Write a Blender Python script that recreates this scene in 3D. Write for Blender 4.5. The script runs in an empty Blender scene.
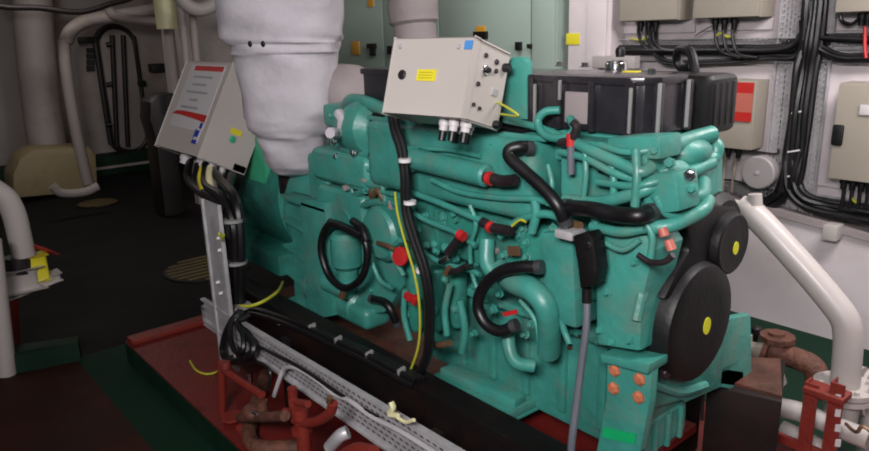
import bpy, bmesh, math, random
from mathutils import Vector, Matrix
random.seed(7)
V = Vector
scene = bpy.context.scene
C = scene.collection
# ------------------------------------------------------------------ camera and surveying helper
F0, CX, CY, H = 700., 434.5, 225.5, 1.62
az, th, ro = math.radians(40.2), math.radians(15.5), math.radians(-1.7)
Fh = V((-math.cos(az), math.sin(az), 0)); R0 = V((math.sin(az), math.cos(az), 0))
FW = V((Fh.x*math.cos(th), Fh.y*math.cos(th), -math.sin(th)))
up0 = V((Fh.x*math.sin(th), Fh.y*math.sin(th), math.cos(th)))
RT = math.cos(ro)*R0 + math.sin(ro)*up0
UP = -math.sin(ro)*R0 + math.cos(ro)*up0
EYE = V((0, 0, H))

def W(px, py, **k):
    """point of the room seen at a pixel, on a plane X=, Y= or Z="""
    d = FW + (px-CX)/F0*RT + (CY-py)/F0*UP
    (a, v), = k.items(); i = 'XYZ'.index(a)
    return EYE + d*((v-EYE[i])/d[i])

def WY(pts, Y): return [W(p[0], p[1], Y=(p[2] if len(p) > 2 else Y)) for p in pts]
def sz(p, n): return n*(p-EYE).dot(FW)/F0        # n pixels in metres at p

cam = bpy.data.cameras.new('camera'); co = bpy.data.objects.new('camera', cam); C.objects.link(co)
co.matrix_world = Matrix(((RT.x, UP.x, -FW.x, 0), (RT.y, UP.y, -FW.y, 0), (RT.z, UP.z, -FW.z, H), (0, 0, 0, 1)))
cam.sensor_width = 36; cam.lens = 36*F0/869; cam.clip_start = .02
scene.camera = co

# ------------------------------------------------------------------ materials
def mat(name, col, rough=.5, metal=0., var=.12, scale=6., dirt=None, damt=.35, dscale=3., bump=.0, bscale=60., spec=.5, coat=0.):
    m = bpy.data.materials.new(name); m.use_nodes = True; n = m.node_tree.nodes; l = m.node_tree.links
    b = n['Principled BSDF']; b.inputs['Metallic'].default_value = metal
    b.inputs['Specular IOR Level'].default_value = spec; b.inputs['Coat Weight'].default_value = coat
    b.inputs['Coat Roughness'].default_value = .2
    tc = n.new('ShaderNodeTexCoord')
    no = n.new('ShaderNodeTexNoise'); no.inputs['Scale'].default_value = scale; no.inputs['Detail'].default_value = 6
    l.new(tc.outputs['Object'], no.inputs['Vector'])
    r = n.new('ShaderNodeValToRGB')
    r.color_ramp.elements[0].position = .3; r.color_ramp.elements[1].position = .7
    r.color_ramp.elements[0].color = [c*(1-var) for c in col[:3]]+[1]
    r.color_ramp.elements[1].color = [min(1, c*(1+var)) for c in col[:3]]+[1]
    l.new(no.outputs['Fac'], r.inputs['Fac']); out = r.outputs['Color']
    if dirt:
        n2 = n.new('ShaderNodeTexNoise'); n2.inputs['Scale'].default_value = dscale; n2.inputs['Detail'].default_value = 9
        n2.inputs['Roughness'].default_value = .65
        l.new(tc.outputs['Object'], n2.inputs['Vector'])
        r2 = n.new('ShaderNodeValToRGB'); r2.color_ramp.elements[0].position = .5; r2.color_ramp.elements[1].position = .72
        r2.color_ramp.elements[1].color = (damt*2, damt*2, damt*2, 1); r2.color_ramp.elements[0].color = (0, 0, 0, 1)
        l.new(n2.outputs['Fac'], r2.inputs['Fac'])
        mx = n.new('ShaderNodeMix'); mx.data_type = 'RGBA'
        l.new(r2.outputs['Color'], mx.inputs[0]); l.new(out, mx.inputs[6]); mx.inputs[7].default_value = list(dirt)+[1]
        out = mx.outputs[2]
    l.new(out, b.inputs['Base Color'])
    mr = n.new('ShaderNodeMapRange'); mr.inputs[3].default_value = max(.03, rough-.1); mr.inputs[4].default_value = min(1, rough+.12)
    l.new(no.outputs['Fac'], mr.inputs[0]); l.new(mr.outputs[0], b.inputs['Roughness'])
    if bump:
        n3 = n.new('ShaderNodeTexNoise'); n3.inputs['Scale'].default_value = bscale; l.new(tc.outputs['Object'], n3.inputs['Vector'])
        bp = n.new('ShaderNodeBump'); bp.inputs['Strength'].default_value = bump; bp.inputs['Distance'].default_value = .01
        l.new(n3.outputs['Fac'], bp.inputs['Height']); l.new(bp.outputs[0], b.inputs['Normal'])
    return m

def srgb(r, g, b):
    f = lambda c: ((c/255+.055)/1.055)**2.4 if c > 10 else c/3294
    return (f(r), f(g), f(b))

M = {}
M['green'] = mat('engine green paint', srgb(58, 134, 122), .42, var=.2, scale=7, dirt=srgb(112, 118, 104), damt=.26, dscale=8, bump=.25, bscale=35, coat=.08)
M['green_d'] = mat('engine green paint grimy', srgb(46, 124, 110), .42, var=.25, scale=8, dirt=srgb(60, 62, 52), damt=.3, dscale=7, bump=.3, bscale=30)
M['green_p'] = mat('pale green paint', srgb(60, 160, 120), .4, var=.1)
M['tape'] = mat('bright green tape', srgb(20, 160, 96), .35)
M['black'] = mat('black plastic', srgb(11, 10, 11), .5, spec=.4, var=.2, scale=10, bump=.1, bscale=50)
M['cover'] = mat('black moulded cover', srgb(38, 36, 40), .25, var=.25, scale=9, dirt=srgb(84, 82, 86), damt=.16, dscale=6)
M['rubber'] = mat('black rubber', srgb(15, 14, 16), .4, var=.2, scale=14)
M['girder'] = mat('black painted steel', srgb(12, 9, 9), .55, spec=.3, var=.3, scale=5, dirt=srgb(52, 30, 24), damt=.2)
M['lag'] = mat('white insulation cloth', srgb(178, 174, 179), .75, var=.06, scale=4, dirt=srgb(148, 143, 147), damt=.25, dscale=5, bump=.7, bscale=14)
M['duct'] = mat('grey insulation cloth', srgb(140, 130, 130), .7, var=.1, scale=5, bump=.5, bscale=12)
M['box'] = mat('cream enamel', srgb(176, 169, 163), .4, var=.03, scale=4)
M['boxw'] = mat('grey beige enamel', srgb(150, 142, 130), .42, var=.04, scale=4)
M['wall'] = mat('white painted bulkhead', srgb(200, 190, 192), .5, var=.04, scale=2, dirt=srgb(168, 155, 150), damt=.15, dscale=4, bump=.15, bscale=12)
M['walldk'] = mat('grimy far bulkhead', srgb(160, 150, 146), .6, var=.08, scale=1.2, dirt=srgb(110, 92, 76), damt=.3, dscale=1.5, bump=.2)
M['cab'] = mat('pale green enamel', srgb(146, 162, 152), .42, var=.04, scale=2)
M['steel'] = mat('galvanised steel', srgb(178, 176, 178), .4, metal=.3, var=.2, scale=14)
M['clamp'] = mat('dull clamp steel', srgb(70, 72, 74), .4, metal=.4)
M['chrome'] = mat('chromed metal', srgb(220, 220, 222), .15, metal=1., var=.05)
M['red'] = mat('bright red paint', srgb(178, 36, 38), .42, var=.1)
M['redsteel'] = mat('red oxide paint', srgb(116, 36, 27), .5, var=.2, scale=10, dirt=srgb(70, 34, 26), damt=.35, dscale=10, bump=.3)
M['deckred'] = mat('red deck paint', srgb(100, 24, 20), .5, var=.25, scale=4, dirt=srgb(44, 18, 14), damt=.4, dscale=4, bump=.25)
M['deckgreen'] = mat('green deck paint', srgb(9, 38, 25), .6, spec=.25, var=.2, scale=4, dirt=srgb(20, 38, 26), damt=.3, dscale=4, bump=.2)
M['rust'] = mat('rusty iron', srgb(88, 52, 38), .7, var=.4, scale=18, dirt=srgb(46, 26, 20), damt=.4, dscale=20, bump=.8, bscale=40)
M['bilge'] = mat('rust brown oily steel', srgb(74, 48, 38), .45, var=.4, scale=9, dirt=srgb(90, 18, 16), damt=.4, dscale=5, bump=.4)
M['white'] = mat('white gloss paint', srgb(168, 161, 157), .5, var=.03, dirt=srgb(180, 160, 150), damt=.12, dscale=10, coat=.2)
M['yellow'] = mat('yellow label', srgb(212, 200, 44), .5, var=.04)
M['ydot'] = mat('yellow sticker', srgb(190, 190, 36), .5, var=.05)
M['stripe'] = mat('worn yellow stripe paint', srgb(92, 76, 34), .6, var=.3)
M['ochre'] = mat('ochre label', srgb(205, 150, 50), .5)
M['ink'] = mat('faded grey print', srgb(150, 150, 155), .6)
M['inky'] = mat('dark yellow print', srgb(165, 150, 30), .6)
M['blue'] = mat('blue print', srgb(30, 50, 150), .5)
M['lblue'] = mat('pale blue sticker', srgb(70, 130, 190), .5)
M['bellgrey'] = mat('grey bell enamel', srgb(150, 144, 144), .5)
M['paper'] = mat('white label paper', srgb(190, 186, 186), .5, var=.02)
M['redlabel'] = mat('red label print', srgb(178, 36, 32), .45)
M['salmon'] = mat('pale red label print', srgb(180, 100, 86), .4)
M['orange'] = mat('orange paint mark', srgb(172, 98, 66), .6, var=.2, scale=40)
M['ties'] = mat('white nylon', srgb(215, 212, 212), .4)
M['tiegrey'] = mat('dull grey strap', srgb(130, 130, 128), .5)
M['yg'] = mat('yellow green earth wire', srgb(170, 172, 50), .45)
M['greywire'] = mat('grey cable jacket', srgb(168, 166, 168), .45)
M['gcable'] = mat('dark grey cable jacket', srgb(88, 92, 100), .45)
M['tankyel'] = mat('old yellow grey paint', srgb(150, 134, 100), .55, var=.15, scale=3, dirt=srgb(100, 84, 60), damt=.3)
M['copper'] = mat('tarnished brass', srgb(120, 92, 68), .4, metal=.5, var=.2, scale=20)
M['dark'] = mat('dark oily metal', srgb(44, 36, 38), .45, metal=.3, var=.3, scale=25)
M['cream'] = mat('pale cream paint', srgb(214, 208, 164), .45)
M['darkred'] = mat('dark red machine paint', srgb(20, 11, 11), .5, var=.2)
M['ceil'] = mat('ceiling paint', srgb(190, 188, 182), .6)

def perf(name, ax):
    """galvanised sheet with real round holes; ax = the two object axes of the sheet"""
    m = M['steel'].copy(); m.name = name; n = m.node_tree.nodes; l = m.node_tree.links
    b = n['Principled BSDF']; out = n['Material Output']
    g = n.new('ShaderNodeNewGeometry'); s = n.new('ShaderNodeSeparateXYZ'); l.new(g.outputs['Position'], s.inputs[0])
    def mth(op, a, bb=None):
        q = n.new('ShaderNodeMath'); q.operation = op
        for i, v in enumerate((a, bb)):
            if v is None: continue
            if isinstance(v, (int, float)): q.inputs[i].default_value = v
            else: l.new(v, q.inputs[i])
        return q.outputs[0]
    u = mth('MULTIPLY', s.outputs[ax[0]], 34.); v = mth('MULTIPLY', s.outputs[ax[1]], 52.)
    row = mth('MODULO', mth('FLOOR', v), 2.)
    u = mth('ADD', u, mth('MULTIPLY', row, .5))
    fu = mth('SUBTRACT', mth('FRACT', u), .5); fv = mth('SUBTRACT', mth('FRACT', v), .5)
    d = mth('ADD', mth('MULTIPLY', mth('MULTIPLY', fu, fu), 1.0), mth('MULTIPLY', mth('MULTIPLY', fv, fv), 2.2))
    h = mth('LESS_THAN', d, .17)
    tr = n.new('ShaderNodeBsdfTransparent'); mx = n.new('ShaderNodeMixShader')
    l.new(h, mx.inputs[0]); l.new(b.outputs[0], mx.inputs[1]); l.new(tr.outputs[0], mx.inputs[2]); l.new(mx.outputs[0], out.inputs['Surface'])
    return m
M['perfxz'] = perf('perforated galvanised sheet', ('X', 'Z'))
M['perfzx'] = perf('perforated galvanised upright', ('Z', 'X'))

# floor: red-brown walkway, green margin
def floor_mat():
    m = mat('painted deck', srgb(46, 22, 16), .7, spec=.2, var=.4, scale=2.5, dirt=srgb(34, 24, 13), damt=.4, dscale=2, bump=.2)
    n = m.node_tree.nodes; l = m.node_tree.links; b = n['Principled BSDF']
    src = b.inputs['Base Color'].links[0].from_socket
    g = n.new('ShaderNodeNewGeometry'); s = n.new('ShaderNodeSeparateXYZ'); l.new(g.outputs['Position'], s.inputs[0])
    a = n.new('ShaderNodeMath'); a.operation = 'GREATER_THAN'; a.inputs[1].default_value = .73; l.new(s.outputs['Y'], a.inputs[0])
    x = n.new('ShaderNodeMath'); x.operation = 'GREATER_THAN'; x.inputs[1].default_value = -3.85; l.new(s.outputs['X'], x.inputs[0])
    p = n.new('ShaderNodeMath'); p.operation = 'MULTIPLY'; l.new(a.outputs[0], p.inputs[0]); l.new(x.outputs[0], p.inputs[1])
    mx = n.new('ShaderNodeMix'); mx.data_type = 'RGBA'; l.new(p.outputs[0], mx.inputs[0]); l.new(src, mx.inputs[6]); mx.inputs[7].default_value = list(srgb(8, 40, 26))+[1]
    mx2 = n.new('ShaderNodeMix'); mx2.data_type = 'RGBA'; l.new(x.outputs[0], mx2.inputs[0]); l.new(mx.outputs[2], mx2.inputs[7]); mx2.inputs[6].default_value = list(srgb(8, 7, 7))+[1]  # far left near black: the fading light is put into the deck colour
    l.new(mx2.outputs[2], b.inputs['Base Color'])
    return m
M['floor'] = floor_mat()

# ------------------------------------------------------------------ mesh builder
def catmull(pts, sub=6, closed=False):
    pts = [V(p) for p in pts]; n = len(pts)
    if n < 3: return pts
    out = []
    rng = range(n if closed else n-1)
    for i in rng:
        p1, p2 = pts[i], pts[(i+1) % n]
        p0 = pts[i-1] if (i > 0 or closed) else p1*2-p2
        p3 = pts[(i+2) % n] if (i+2 < n or closed) else p2*2-p1
        for k in range(sub):
            t = k/sub
            out.append(.5*((2*p1)+(-p0+p2)*t+(2*p0-5*p1+4*p2-p3)*t*t+(-p0+3*p1-3*p2+p3)*t**3))
    if not closed: out.append(pts[-1])
    return out

class MB:
    def __init__(s): s.bm = bmesh.new()
    def _add(s, b):
        me = bpy.data.meshes.new('t'); b.to_mesh(me); b.free(); s.bm.from_mesh(me); bpy.data.meshes.remove(me); return s
    def obox(s, c, ax, bev=0., seg=2):
        """c centre, ax three half-extent vectors"""
        b = bmesh.new(); bmesh.ops.create_cube(b, size=2)
        c = V(c); ax = [V(a) for a in ax]
        for v in b.verts: v.co = c + ax[0]*v.co.x + ax[1]*v.co.y + ax[2]*v.co.z
        if bev: bmesh.ops.bevel(b, geom=b.edges[:], offset=bev, segments=seg, profile=.6, affect='EDGES')
        bmesh.ops.recalc_face_normals(b, faces=b.faces[:]); return s._add(b)
    def box(s, x0, x1, y0, y1, z0, z1, bev=0., seg=2):
        return s.obox(((x0+x1)/2, (y0+y1)/2, (z0+z1)/2), ((abs(x1-x0)/2, 0, 0), (0, abs(y1-y0)/2, 0), (0, 0, abs(z1-z0)/2)), bev, seg)
    def lathe(s, o, d, prof, n=28):
        """prof: (distance along d, radius)"""
        o = V(o); d = V(d).normalized(); a = d.orthogonal().normalized(); c = d.cross(a)
        b = bmesh.new(); rings = []
        for t, r in prof:
            if r <= 1e-6: rings.append([b.verts.new(o+d*t)])
            else: rings.append([b.verts.new(o+d*t+(a*math.cos(k*2*math.pi/n)+c*math.sin(k*2*math.pi/n))*r) for k in range(n)])
        for q, w in zip(rings, rings[1:]):
            for k in range(n):
                if len(q) == 1 and len(w) == 1: continue
                if len(q) == 1: b.faces.new((q[0], w[(k+1) % n], w[k]))
                elif len(w) == 1: b.faces.new((q[k], q[(k+1) % n], w[0]))
                else: b.faces.new((q[k], q[(k+1) % n], w[(k+1) % n], w[k]))
        for rg in (rings[0], rings[-1]):
            if len(rg) > 2: b.faces.new(rg)
        bmesh.ops.recalc_face_normals(b, faces=b.faces[:]); return s._add(b)
    def cyl(s, p0, p1, r, r1=None, n=20, bev=0.):
        p0, p1 = V(p0), V(p1); L = (p1-p0).length; r1 = r if r1 is None else r1
        pr = [(0, r), (L, r1)] if not bev else [(0, r-bev), (bev, r), (L-bev, r1), (L, r1-bev)]
        return s.lathe(p0, p1-p0, pr, n)
    def tube(s, pts, r, n=10, sub=6, closed=False, rough=0.):
        P = catmull(pts, sub, closed); m = len(P); b = bmesh.new(); rings = []
        T = [(P[(i+1) % m]-P[i-1]) if closed else (P[min(i+1, m-1)]-P[max(i-1, 0)]) for i in range(m)]
        a = T[0].orthogonal().normalized()
        for i, p in enumerate(P):
            t = T[i].normalized() if T[i].length > 1e-9 else V((0, 0, 1)); a = (a-t*a.dot(t)).normalized(); c = t.cross(a)
            rr = r[min(len(r)-1, i//sub)] if isinstance(r, (list, tuple)) else r
            rr *= 1+random.uniform(-rough, rough)
            rings.append([b.verts.new(p+(a*math.cos(k*2*math.pi/n)+c*math.sin(k*2*math.pi/n))*rr) for k in range(n)])
        prs = list(zip(rings, rings[1:]))+([(rings[-1], rings[0])] if closed else [])
        for q, w in prs:
            for k in range(n): b.faces.new((q[k], q[(k+1) % n], w[(k+1) % n], w[k]))
        if not closed: b.faces.new(rings[0]); b.faces.new(rings[-1])
        bmesh.ops.recalc_face_normals(b, faces=b.faces[:]); return s._add(b)
    def prism(s, poly, ext, bev=0.):
        b = bmesh.new(); ext = V(ext); A = [b.verts.new(V(p)) for p in poly]; B = [b.verts.new(V(p)+ext) for p in poly]; n = len(poly)
        b.faces.new(A); b.faces.new(B[::-1])
        for k in range(n): b.faces.new((A[k], B[k], B[(k+1) % n], A[(k+1) % n]))
        bmesh.ops.recalc_face_normals(b, faces=b.faces[:])
        if bev: bmesh.ops.bevel(b, geom=b.edges[:], offset=bev, segments=2, profile=.6, affect='EDGES')
        return s._add(b)
    def sph(s, c, r, sc=(1, 1, 1), n=16):
        b = bmesh.new(); bmesh.ops.create_uvsphere(b, u_segments=n, v_segments=n//2+2, radius=r)
        for v in b.verts: v.co = V(c)+V((v.co.x*sc[0], v.co.y*sc[1], v.co.z*sc[2]))
        return s._add(b)
    def bolt(s, p, d, r=.012, h=.012):
        p = V(p); d = V(d).normalized()
        s.lathe(p, d, [(0, r*1.5), (.003, r*1.5), (.003, r), (h, r), (h+.002, r*.8)], 6); return s
    def obj(s, name, m, parent=None, root=None, ang=35, origin=None):
        me = bpy.data.meshes.new(name); s.bm.to_mesh(me); s.bm.free()
        me.materials.append(M[m] if isinstance(m, str) else m)
        me.polygons.foreach_set('use_smooth', [True]*len(me.polygons)); me.set_sharp_from_angle(angle=math.radians(ang))
        o = bpy.data.objects.new(name, me); C.objects.link(o)
        if parent is not None:
            o.parent = parent
            r = parent
            while r.parent: r = r.parent
            off = r.location
            for v in me.vertices: v.co -= off
        else:
            if origin is None:
                xs = [v.co for v in me.vertices]
                origin = V(((min(v.x for v in xs)+max(v.x for v in xs))/2, (min(v.y for v in xs)+max(v.y for v in xs))/2, min(v.z for v in xs)))
            for v in me.vertices: v.co -= V(origin)
            o.location = origin
        return o

def thing(name, label, cat, loc, group=None):
    o = bpy.data.objects.new(name, None); C.objects.link(o); o.location = V(loc); o.empty_display_size = .1
    o['label'] = label; o['category'] = cat
    if group: o['group'] = group
    return o
def tag(o, label, cat, group=None):
    o['label'] = label; o['category'] = cat
    if group: o['group'] = group
    return o
def struct(o): o['kind'] = 'structure'; return o
def copy_tree(o, parent=None):
    c = o.copy(); C.objects.link(c); c.parent = parent
    for ch in list(o.children): copy_tree(ch, c)
    return c

# ================================================================== SETTING
XL, XR, YB, YC = -9.55, 2.2, 3.85, -1.6
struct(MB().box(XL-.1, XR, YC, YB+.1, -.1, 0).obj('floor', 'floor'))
struct(MB().box(XL-.1, XR, YB, YB+.12, 0, 2.75).obj('wall_back', 'wall'))
struct(MB().box(XL-.12, XL, YC, YB, 0, 2.75).obj('wall_left', 'walldk'))
struct(MB().box(XL-.1, XR, YC, YB+.12, 2.75, 2.85).obj('ceiling', 'ceil'))
# lower lining panel standing proud of the bulkhead, with its sloping capping
a, b = W(747, 207, Y=3.755), W(867, 240, Y=3.755)
sl = (b.z-a.z)/(b.x-a.x); zt = lambda x: a.z+(x-a.x)*sl
x0, x1 = -2.6, XR
struct(MB().prism([(x0, 3.755, 0), (x1, 3.755, 0), (x1, 3.755, max(.2, zt(x1))), (x0, 3.755, zt(x0))], (0, .094, 0)).obj('wall_lining', 'wall'))
bpy.data.objects['wall_lining'].name = 'trim_1'
m = MB(); m.prism([(x0, 3.735, zt(x0)), (x1, 3.735, zt(x1)), (x1, 3.735, zt(x1)+.035), (x0, 3.735, zt(x0)+.035)], (0, .114, 0)); o = m.obj('trim_2', 'duct'); struct(o)
# left end: watertight door in the far bulkhead
XD = XL+.015
def pill(px0, px1, py0, py1, X, n=10):
    A = W((px0+px1)/2, (py0+py1)/2, X=X); hw = abs(W(px1, (py0+py1)/2, X=X).y-W(px0, (py0+py1)/2, X=X).y)/2
    z0, z1 = W((px0+px1)/2, py1, X=X).z, W((px0+px1)/2, py0, X=X).z
    pts = []
    for cz, s in ((z1-hw, 1), (z0+hw, -1)):
        for k in range(n+1):
            t = math.pi*k/n
            pts.append(V((X, A.y+math.cos(t)*hw*s, cz+math.sin(t)*hw*s)))
    return pts
door = MB().prism(pill(106, 138, 29, 150, XD), (.06, 0, 0), .01).obj('door_1', 'walldk'); struct(door)
MB().tube(pill(103, 141, 26, 153, XD+.03), .035, 8, 2, True).obj('door_frame', 'dark', door)
for px in (117, 128):
    MB().cyl(W(px-5, 35, X=XD+.09), W(px, 147, X=XD+.09), .03).obj('door_stiffener', 'dark', door)
for py in (45, 85, 125):
    MB().cyl(W(106, py, X=XD+.08), W(112, py-1, X=XD+.1), .03).obj('door_clip', 'dark', door)
# dark green kerb along the far bulkhead
struct(MB().box(XL, XL+.35, 1.0, 3.4, 0, .24, .02).obj('trim_3', 'deckgreen'))
struct(MB().box(XL+.35, XL+.37, 2.3, 3.2, .09, .12).obj('trim_4', 'walldk'))

# red machinery plinth with green painted sides
PY0, PX0 = .92, -3.6
m = MB(); m.box(PX0, .9, PY0, 2.5, 0, .112); o = m.obj('floor_plinth', 'deckgreen'); struct(o); o.name = 'trim_5'
m = MB(); m.box(PX0+.004, .896, PY0+.004, 2.496, .112, .12); o = m.obj('trim_6', 'deckred'); struct(o)
struct(MB().box(PX0+.01, PX0+.09, PY0+.01, 1.9, .12, .15, .006).obj('trim_7', 'redsteel'))
# coaming at left
struct(MB().prism([W(-20, 362, Z=.1), W(78, 343, Z=.1), W(78, 336, Z=.1), W(-20, 350, Z=.1)], (0, 0, -.1)).obj('trim_8', 'deckgreen'))

# ================================================================== ENGINE
E0 = thing('marine_diesel_engine', 'large green painted diesel engine with black top cover and black pulley covers', 'engine', (-1.8, 1.9, .36))
def part(mb, name, m, par=None, label=None, ang=35):
    o = mb.obj(name, m, par or E0, ang=ang)
    if label: o['label'] = label
    return o
EX1 = -1.05
# block
m = MB(); m.box(-2.62, EX1, 1.66, 1.93, .72, 1.26, .03)
for k in range(7): m.box(-2.45+k*.21, -2.42+k*.21, 1.64, 1.67, .74, 1.1, .006)
for k in range(13):
    m.bolt((-2.5+k*.115, 1.655, 1.13), (0, -1, 0), .011)
    m.bolt((-2.5+k*.115, 1.655, .76), (0, -1, 0), .011)
part(m, 'cylinder_block', 'green')
# cylinder head step
m = MB(); m.box(-2.62, EX1-.01, 1.6, 1.93, 1.24, 1.335, .02)
for k in range(14): m.bolt((-2.55+k*.108, 1.6, 1.29), (0, -1, 0), .01)
part(m, 'cylinder_head', 'green')
# oil pan with ribs and sump lip
m = MB()
zb = .37
m.prism([(-2.03, 1.62, .74), (-1.02, 1.62, .74), (-1.02, 1.62, .47), (-1.12, 1.62, zb), (-1.95, 1.62, zb), (-2.03, 1.62, .45)], (0, .28, 0), .02)
for k in range(6): m.box(-1.93+k*.155, -1.90+k*.155, 1.603, 1.64, .42, .72, .006)
m.box(-2.07, -1.0, 1.58, 1.92, .715, .745, .006)
for k in range(11): m.bolt((-2.02+k*.098, 1.58, .73), (0, -1, 0), .009)
part(m, 'oil_pan', 'green')
# lower side skirt and timing case at the front
m = MB(); m.prism([(-1.1, 1.6, .42), (-.99, 1.6, .5), (-.985, 1.6, 1.22), (-1.1, 1.6, 1.26)], (0, .32, 0), .02)
for z in (.62, .78, .94, 1.1): m.bolt((-1.05, 1.6, z), (0, -1, 0), .012)
part(m, 'timing_case', 'green')
m = MB()
g = [W(x, y, X=-.985) for x, y in ((640, 150), (690, 142), (716, 150), (716, 205), (700, 250), (720, 330), (715, 385), (680, 400), (655, 385), (648, 300), (640, 230))]
m.prism(g, (.02, 0, 0), .004)
for x, y in ((645, 260), (643, 215), (660, 205), (672, 245), (690, 205), (705, 165), (650, 175)): m.bolt(W(x, y, X=-.965), (1, 0, 0), .012)
part(m, 'front_plate', 'green')
# ribs of the sloping gear case towards the big pulley
m = MB()
for pts in ([(642, 300), (650, 262), (668, 245)], [(636, 320), (645, 280), (655, 250)], [(655, 385), (680, 392), (705, 385)]):
    part(MB().tube([W(x, y, X=-.96) for x, y in pts], .014, 8), 'case_rib', 'green')

# black top cover
m = MB()
cx0, cx1, cy0, cy1, cz0, cz1 = -2.3, -1.03, 1.6, 1.83, 1.337, 1.475
ch = .05
poly = lambda z, e=0: [(cx0-e, cy0-e, z), (cx1-ch, cy0-e, z), (cx1-ch*.3, cy0+ch*.2, z), (cx1+e, cy0+ch, z), (cx1+e, cy1-ch, z), (cx1-ch, cy1+e, z), (cx0-e, cy1+e, z)]
m.prism(poly(cz0+.0), (0, 0, cz1-cz0), .008)
part_cover = part(m, 'top_cover', 'cover')
for px, y0_, y1_ in ((560, 80, 100), (535, 84, 126), (631, 88, 134)):  # thin grey strips paint the bright highlights along the cover ribs
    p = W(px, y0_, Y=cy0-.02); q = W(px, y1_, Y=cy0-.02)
    o = MB().box(p.x-.004, p.x+.004, cy0-.024, cy0-.016, q.z, p.z, .002).obj('cover_highlight', 'tiegrey', E0); o['label'] = 'light grey painted highlight'
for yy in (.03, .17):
    o = MB().box(cx1+.012, cx1+.02, cy0+yy-.005, cy0+yy+.005, cz0+.01, cz1, .002).obj('cover_highlight', 'tiegrey', E0); o['label'] = 'light grey painted highlight'
m = MB(); m.prism(poly(cz1-.008, .008), (0, 0, .022), .006)
part(m, 'cover_lid', 'cover')
for px, w in ((534, .011), (560, .013), (594, .01), (632, .012)):
    p = W(px, 100, Y=cy0)
    MB().box(p.x-w, p.x+w, cy0-.018, cy0+.004, cz0, cz1+.004, .007).obj('cover_rib', 'cover', E0)
for yy in (.045, .19):
    MB().box(cx1-.004, cx1+.016, cy0+yy-.012, cy0+yy+.012, cz0, cz1, .007).obj('cover_rib', 'cover', E0)
p0, p1 = W(566, 120, Y=cy0), W(590, 120, Y=cy0)
part(MB().box(p0.x, p1.x, cy0-.008, cy0+.004, cz0+.02, cz1-.03, .004), 'cover_panel', 'duct', None, 'smooth grey panel')
p = W(616, 67, Z=cz1+.02)
part(MB().lathe(p, (0, 0, 1), [(-.02, .034), (.012, .034), (.014, .03), (.02, .03), (.02, .0)]), 'oil_filler_cap', 'chrome', None, 'bright round filler cap')
part(MB().lathe(p+V((.0, .02, .03)), (0, 0, 1), [(0, .014), (.02, .016), (.03, .012), (.03, 0)], 14), 'cap_knob', 'black')
q = W(634, 71, Z=cz1+.017)
part(MB().box(q.x-.03, q.x+.015, q.y-.015, q.y+.015, cz1+.012, cz1+.017, .001), 'warning_sticker', 'yellow', None, 'yellow sticker')
for px, py in ((560, 66), (652, 74), (585, 67)):
    q = W(px, py, Z=cz1+.012)
    MB().bolt(q, (0, 0, 1), .012, .014).obj('cover_bolt', 'chrome', E0)
# black filter housing standing at the far front corner of the cover
m = MB(); a = V((0, 1.835, 0)); m.box(-1.35, -.985, a.y, 2.0, 1.315, 1.482, .028, 3)
for k in range(4): m.box(-.99, -.982, a.y+.025+k*.033, a.y+.036+k*.033, 1.34, 1.46, .003)
part(m, 'air_filter_housing', 'black')
# breather hose loop on top
m = MB(); m.tube(WY([(696, 84, 1.95), (694, 66, 1.95), (690, 52, 1.97), (680, 50, 2.0), (677, 60, 2.02), (683, 69, 2.02), (692, 66, 2.0)], 1.95), .014, 10)
part(m, 'breather_hose', 'rubber')

# charge-air chest along the near side
YS = 1.52
a, b_ = W(408, 128, Y=YS), W(560, 150, Y=YS)
m = MB(); m.box(-2.17, -1.33, 1.5, 1.68, 1.06, 1.31, .045, 4)
for k in range(8): m.bolt((-2.1+k*.1, 1.512, 1.285), (0, -1, .3), .008)
part(m, 'charge_air_chest', 'green')
m = MB(); m.box(-2.19, -1.31, 1.53, 1.62, 1.305, 1.322, .006)
part(m, 'chest_flange', 'green')
part(MB().box(-2.16, -1.4, 1.535, 1.6, 1.321, 1.332), 'chest_gasket', 'rubber', None, 'black gasket line')
m = MB(); pa, pb = W(410, 158, Y=1.47), W(488, 176, Y=1.47)
m.cyl(pa, pb, .036, bev=.008, n=24); m.cyl(pa-V((.02, 0, 0)), pa+V((.02, 0, 0)), .044, n=24); part(m, 'coolant_pipe', 'green')
m = MB()
m.box(-2.16, -1.12, 1.53, 1.68, .86, 1.045, .035, 3)
for k in range(5): m.box(-2.0+k*.2, -1.975+k*.2, 1.515, 1.55, .88, 1.03, .006)
part(m, 'lower_side_chest', 'green_d')
# valve-side gallery of the front: smooth upright chest right of the control plug
m = MB(); m.prism([W(x, y, Y=1.5) for x, y in ((594, 235), (645, 235), (655, 250), (642, 300), (640, 352), (596, 345))], (0, .14, 0), .012)
for x, y in ((602, 250), (608, 292), (600, 330), (630, 340), (612, 342), (635, 262)): m.bolt(W(x, y, Y=1.498), (0, -1, 0), .008)
part(m, 'heat_exchanger', 'green')
m = MB(); m.prism([W(x, y, Y=1.48) for x, y in ((540, 232), (572, 232), (576, 330), (545, 318))], (0, .15, 0), .015)
part(m, 'filter_bracket', 'green')
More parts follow.
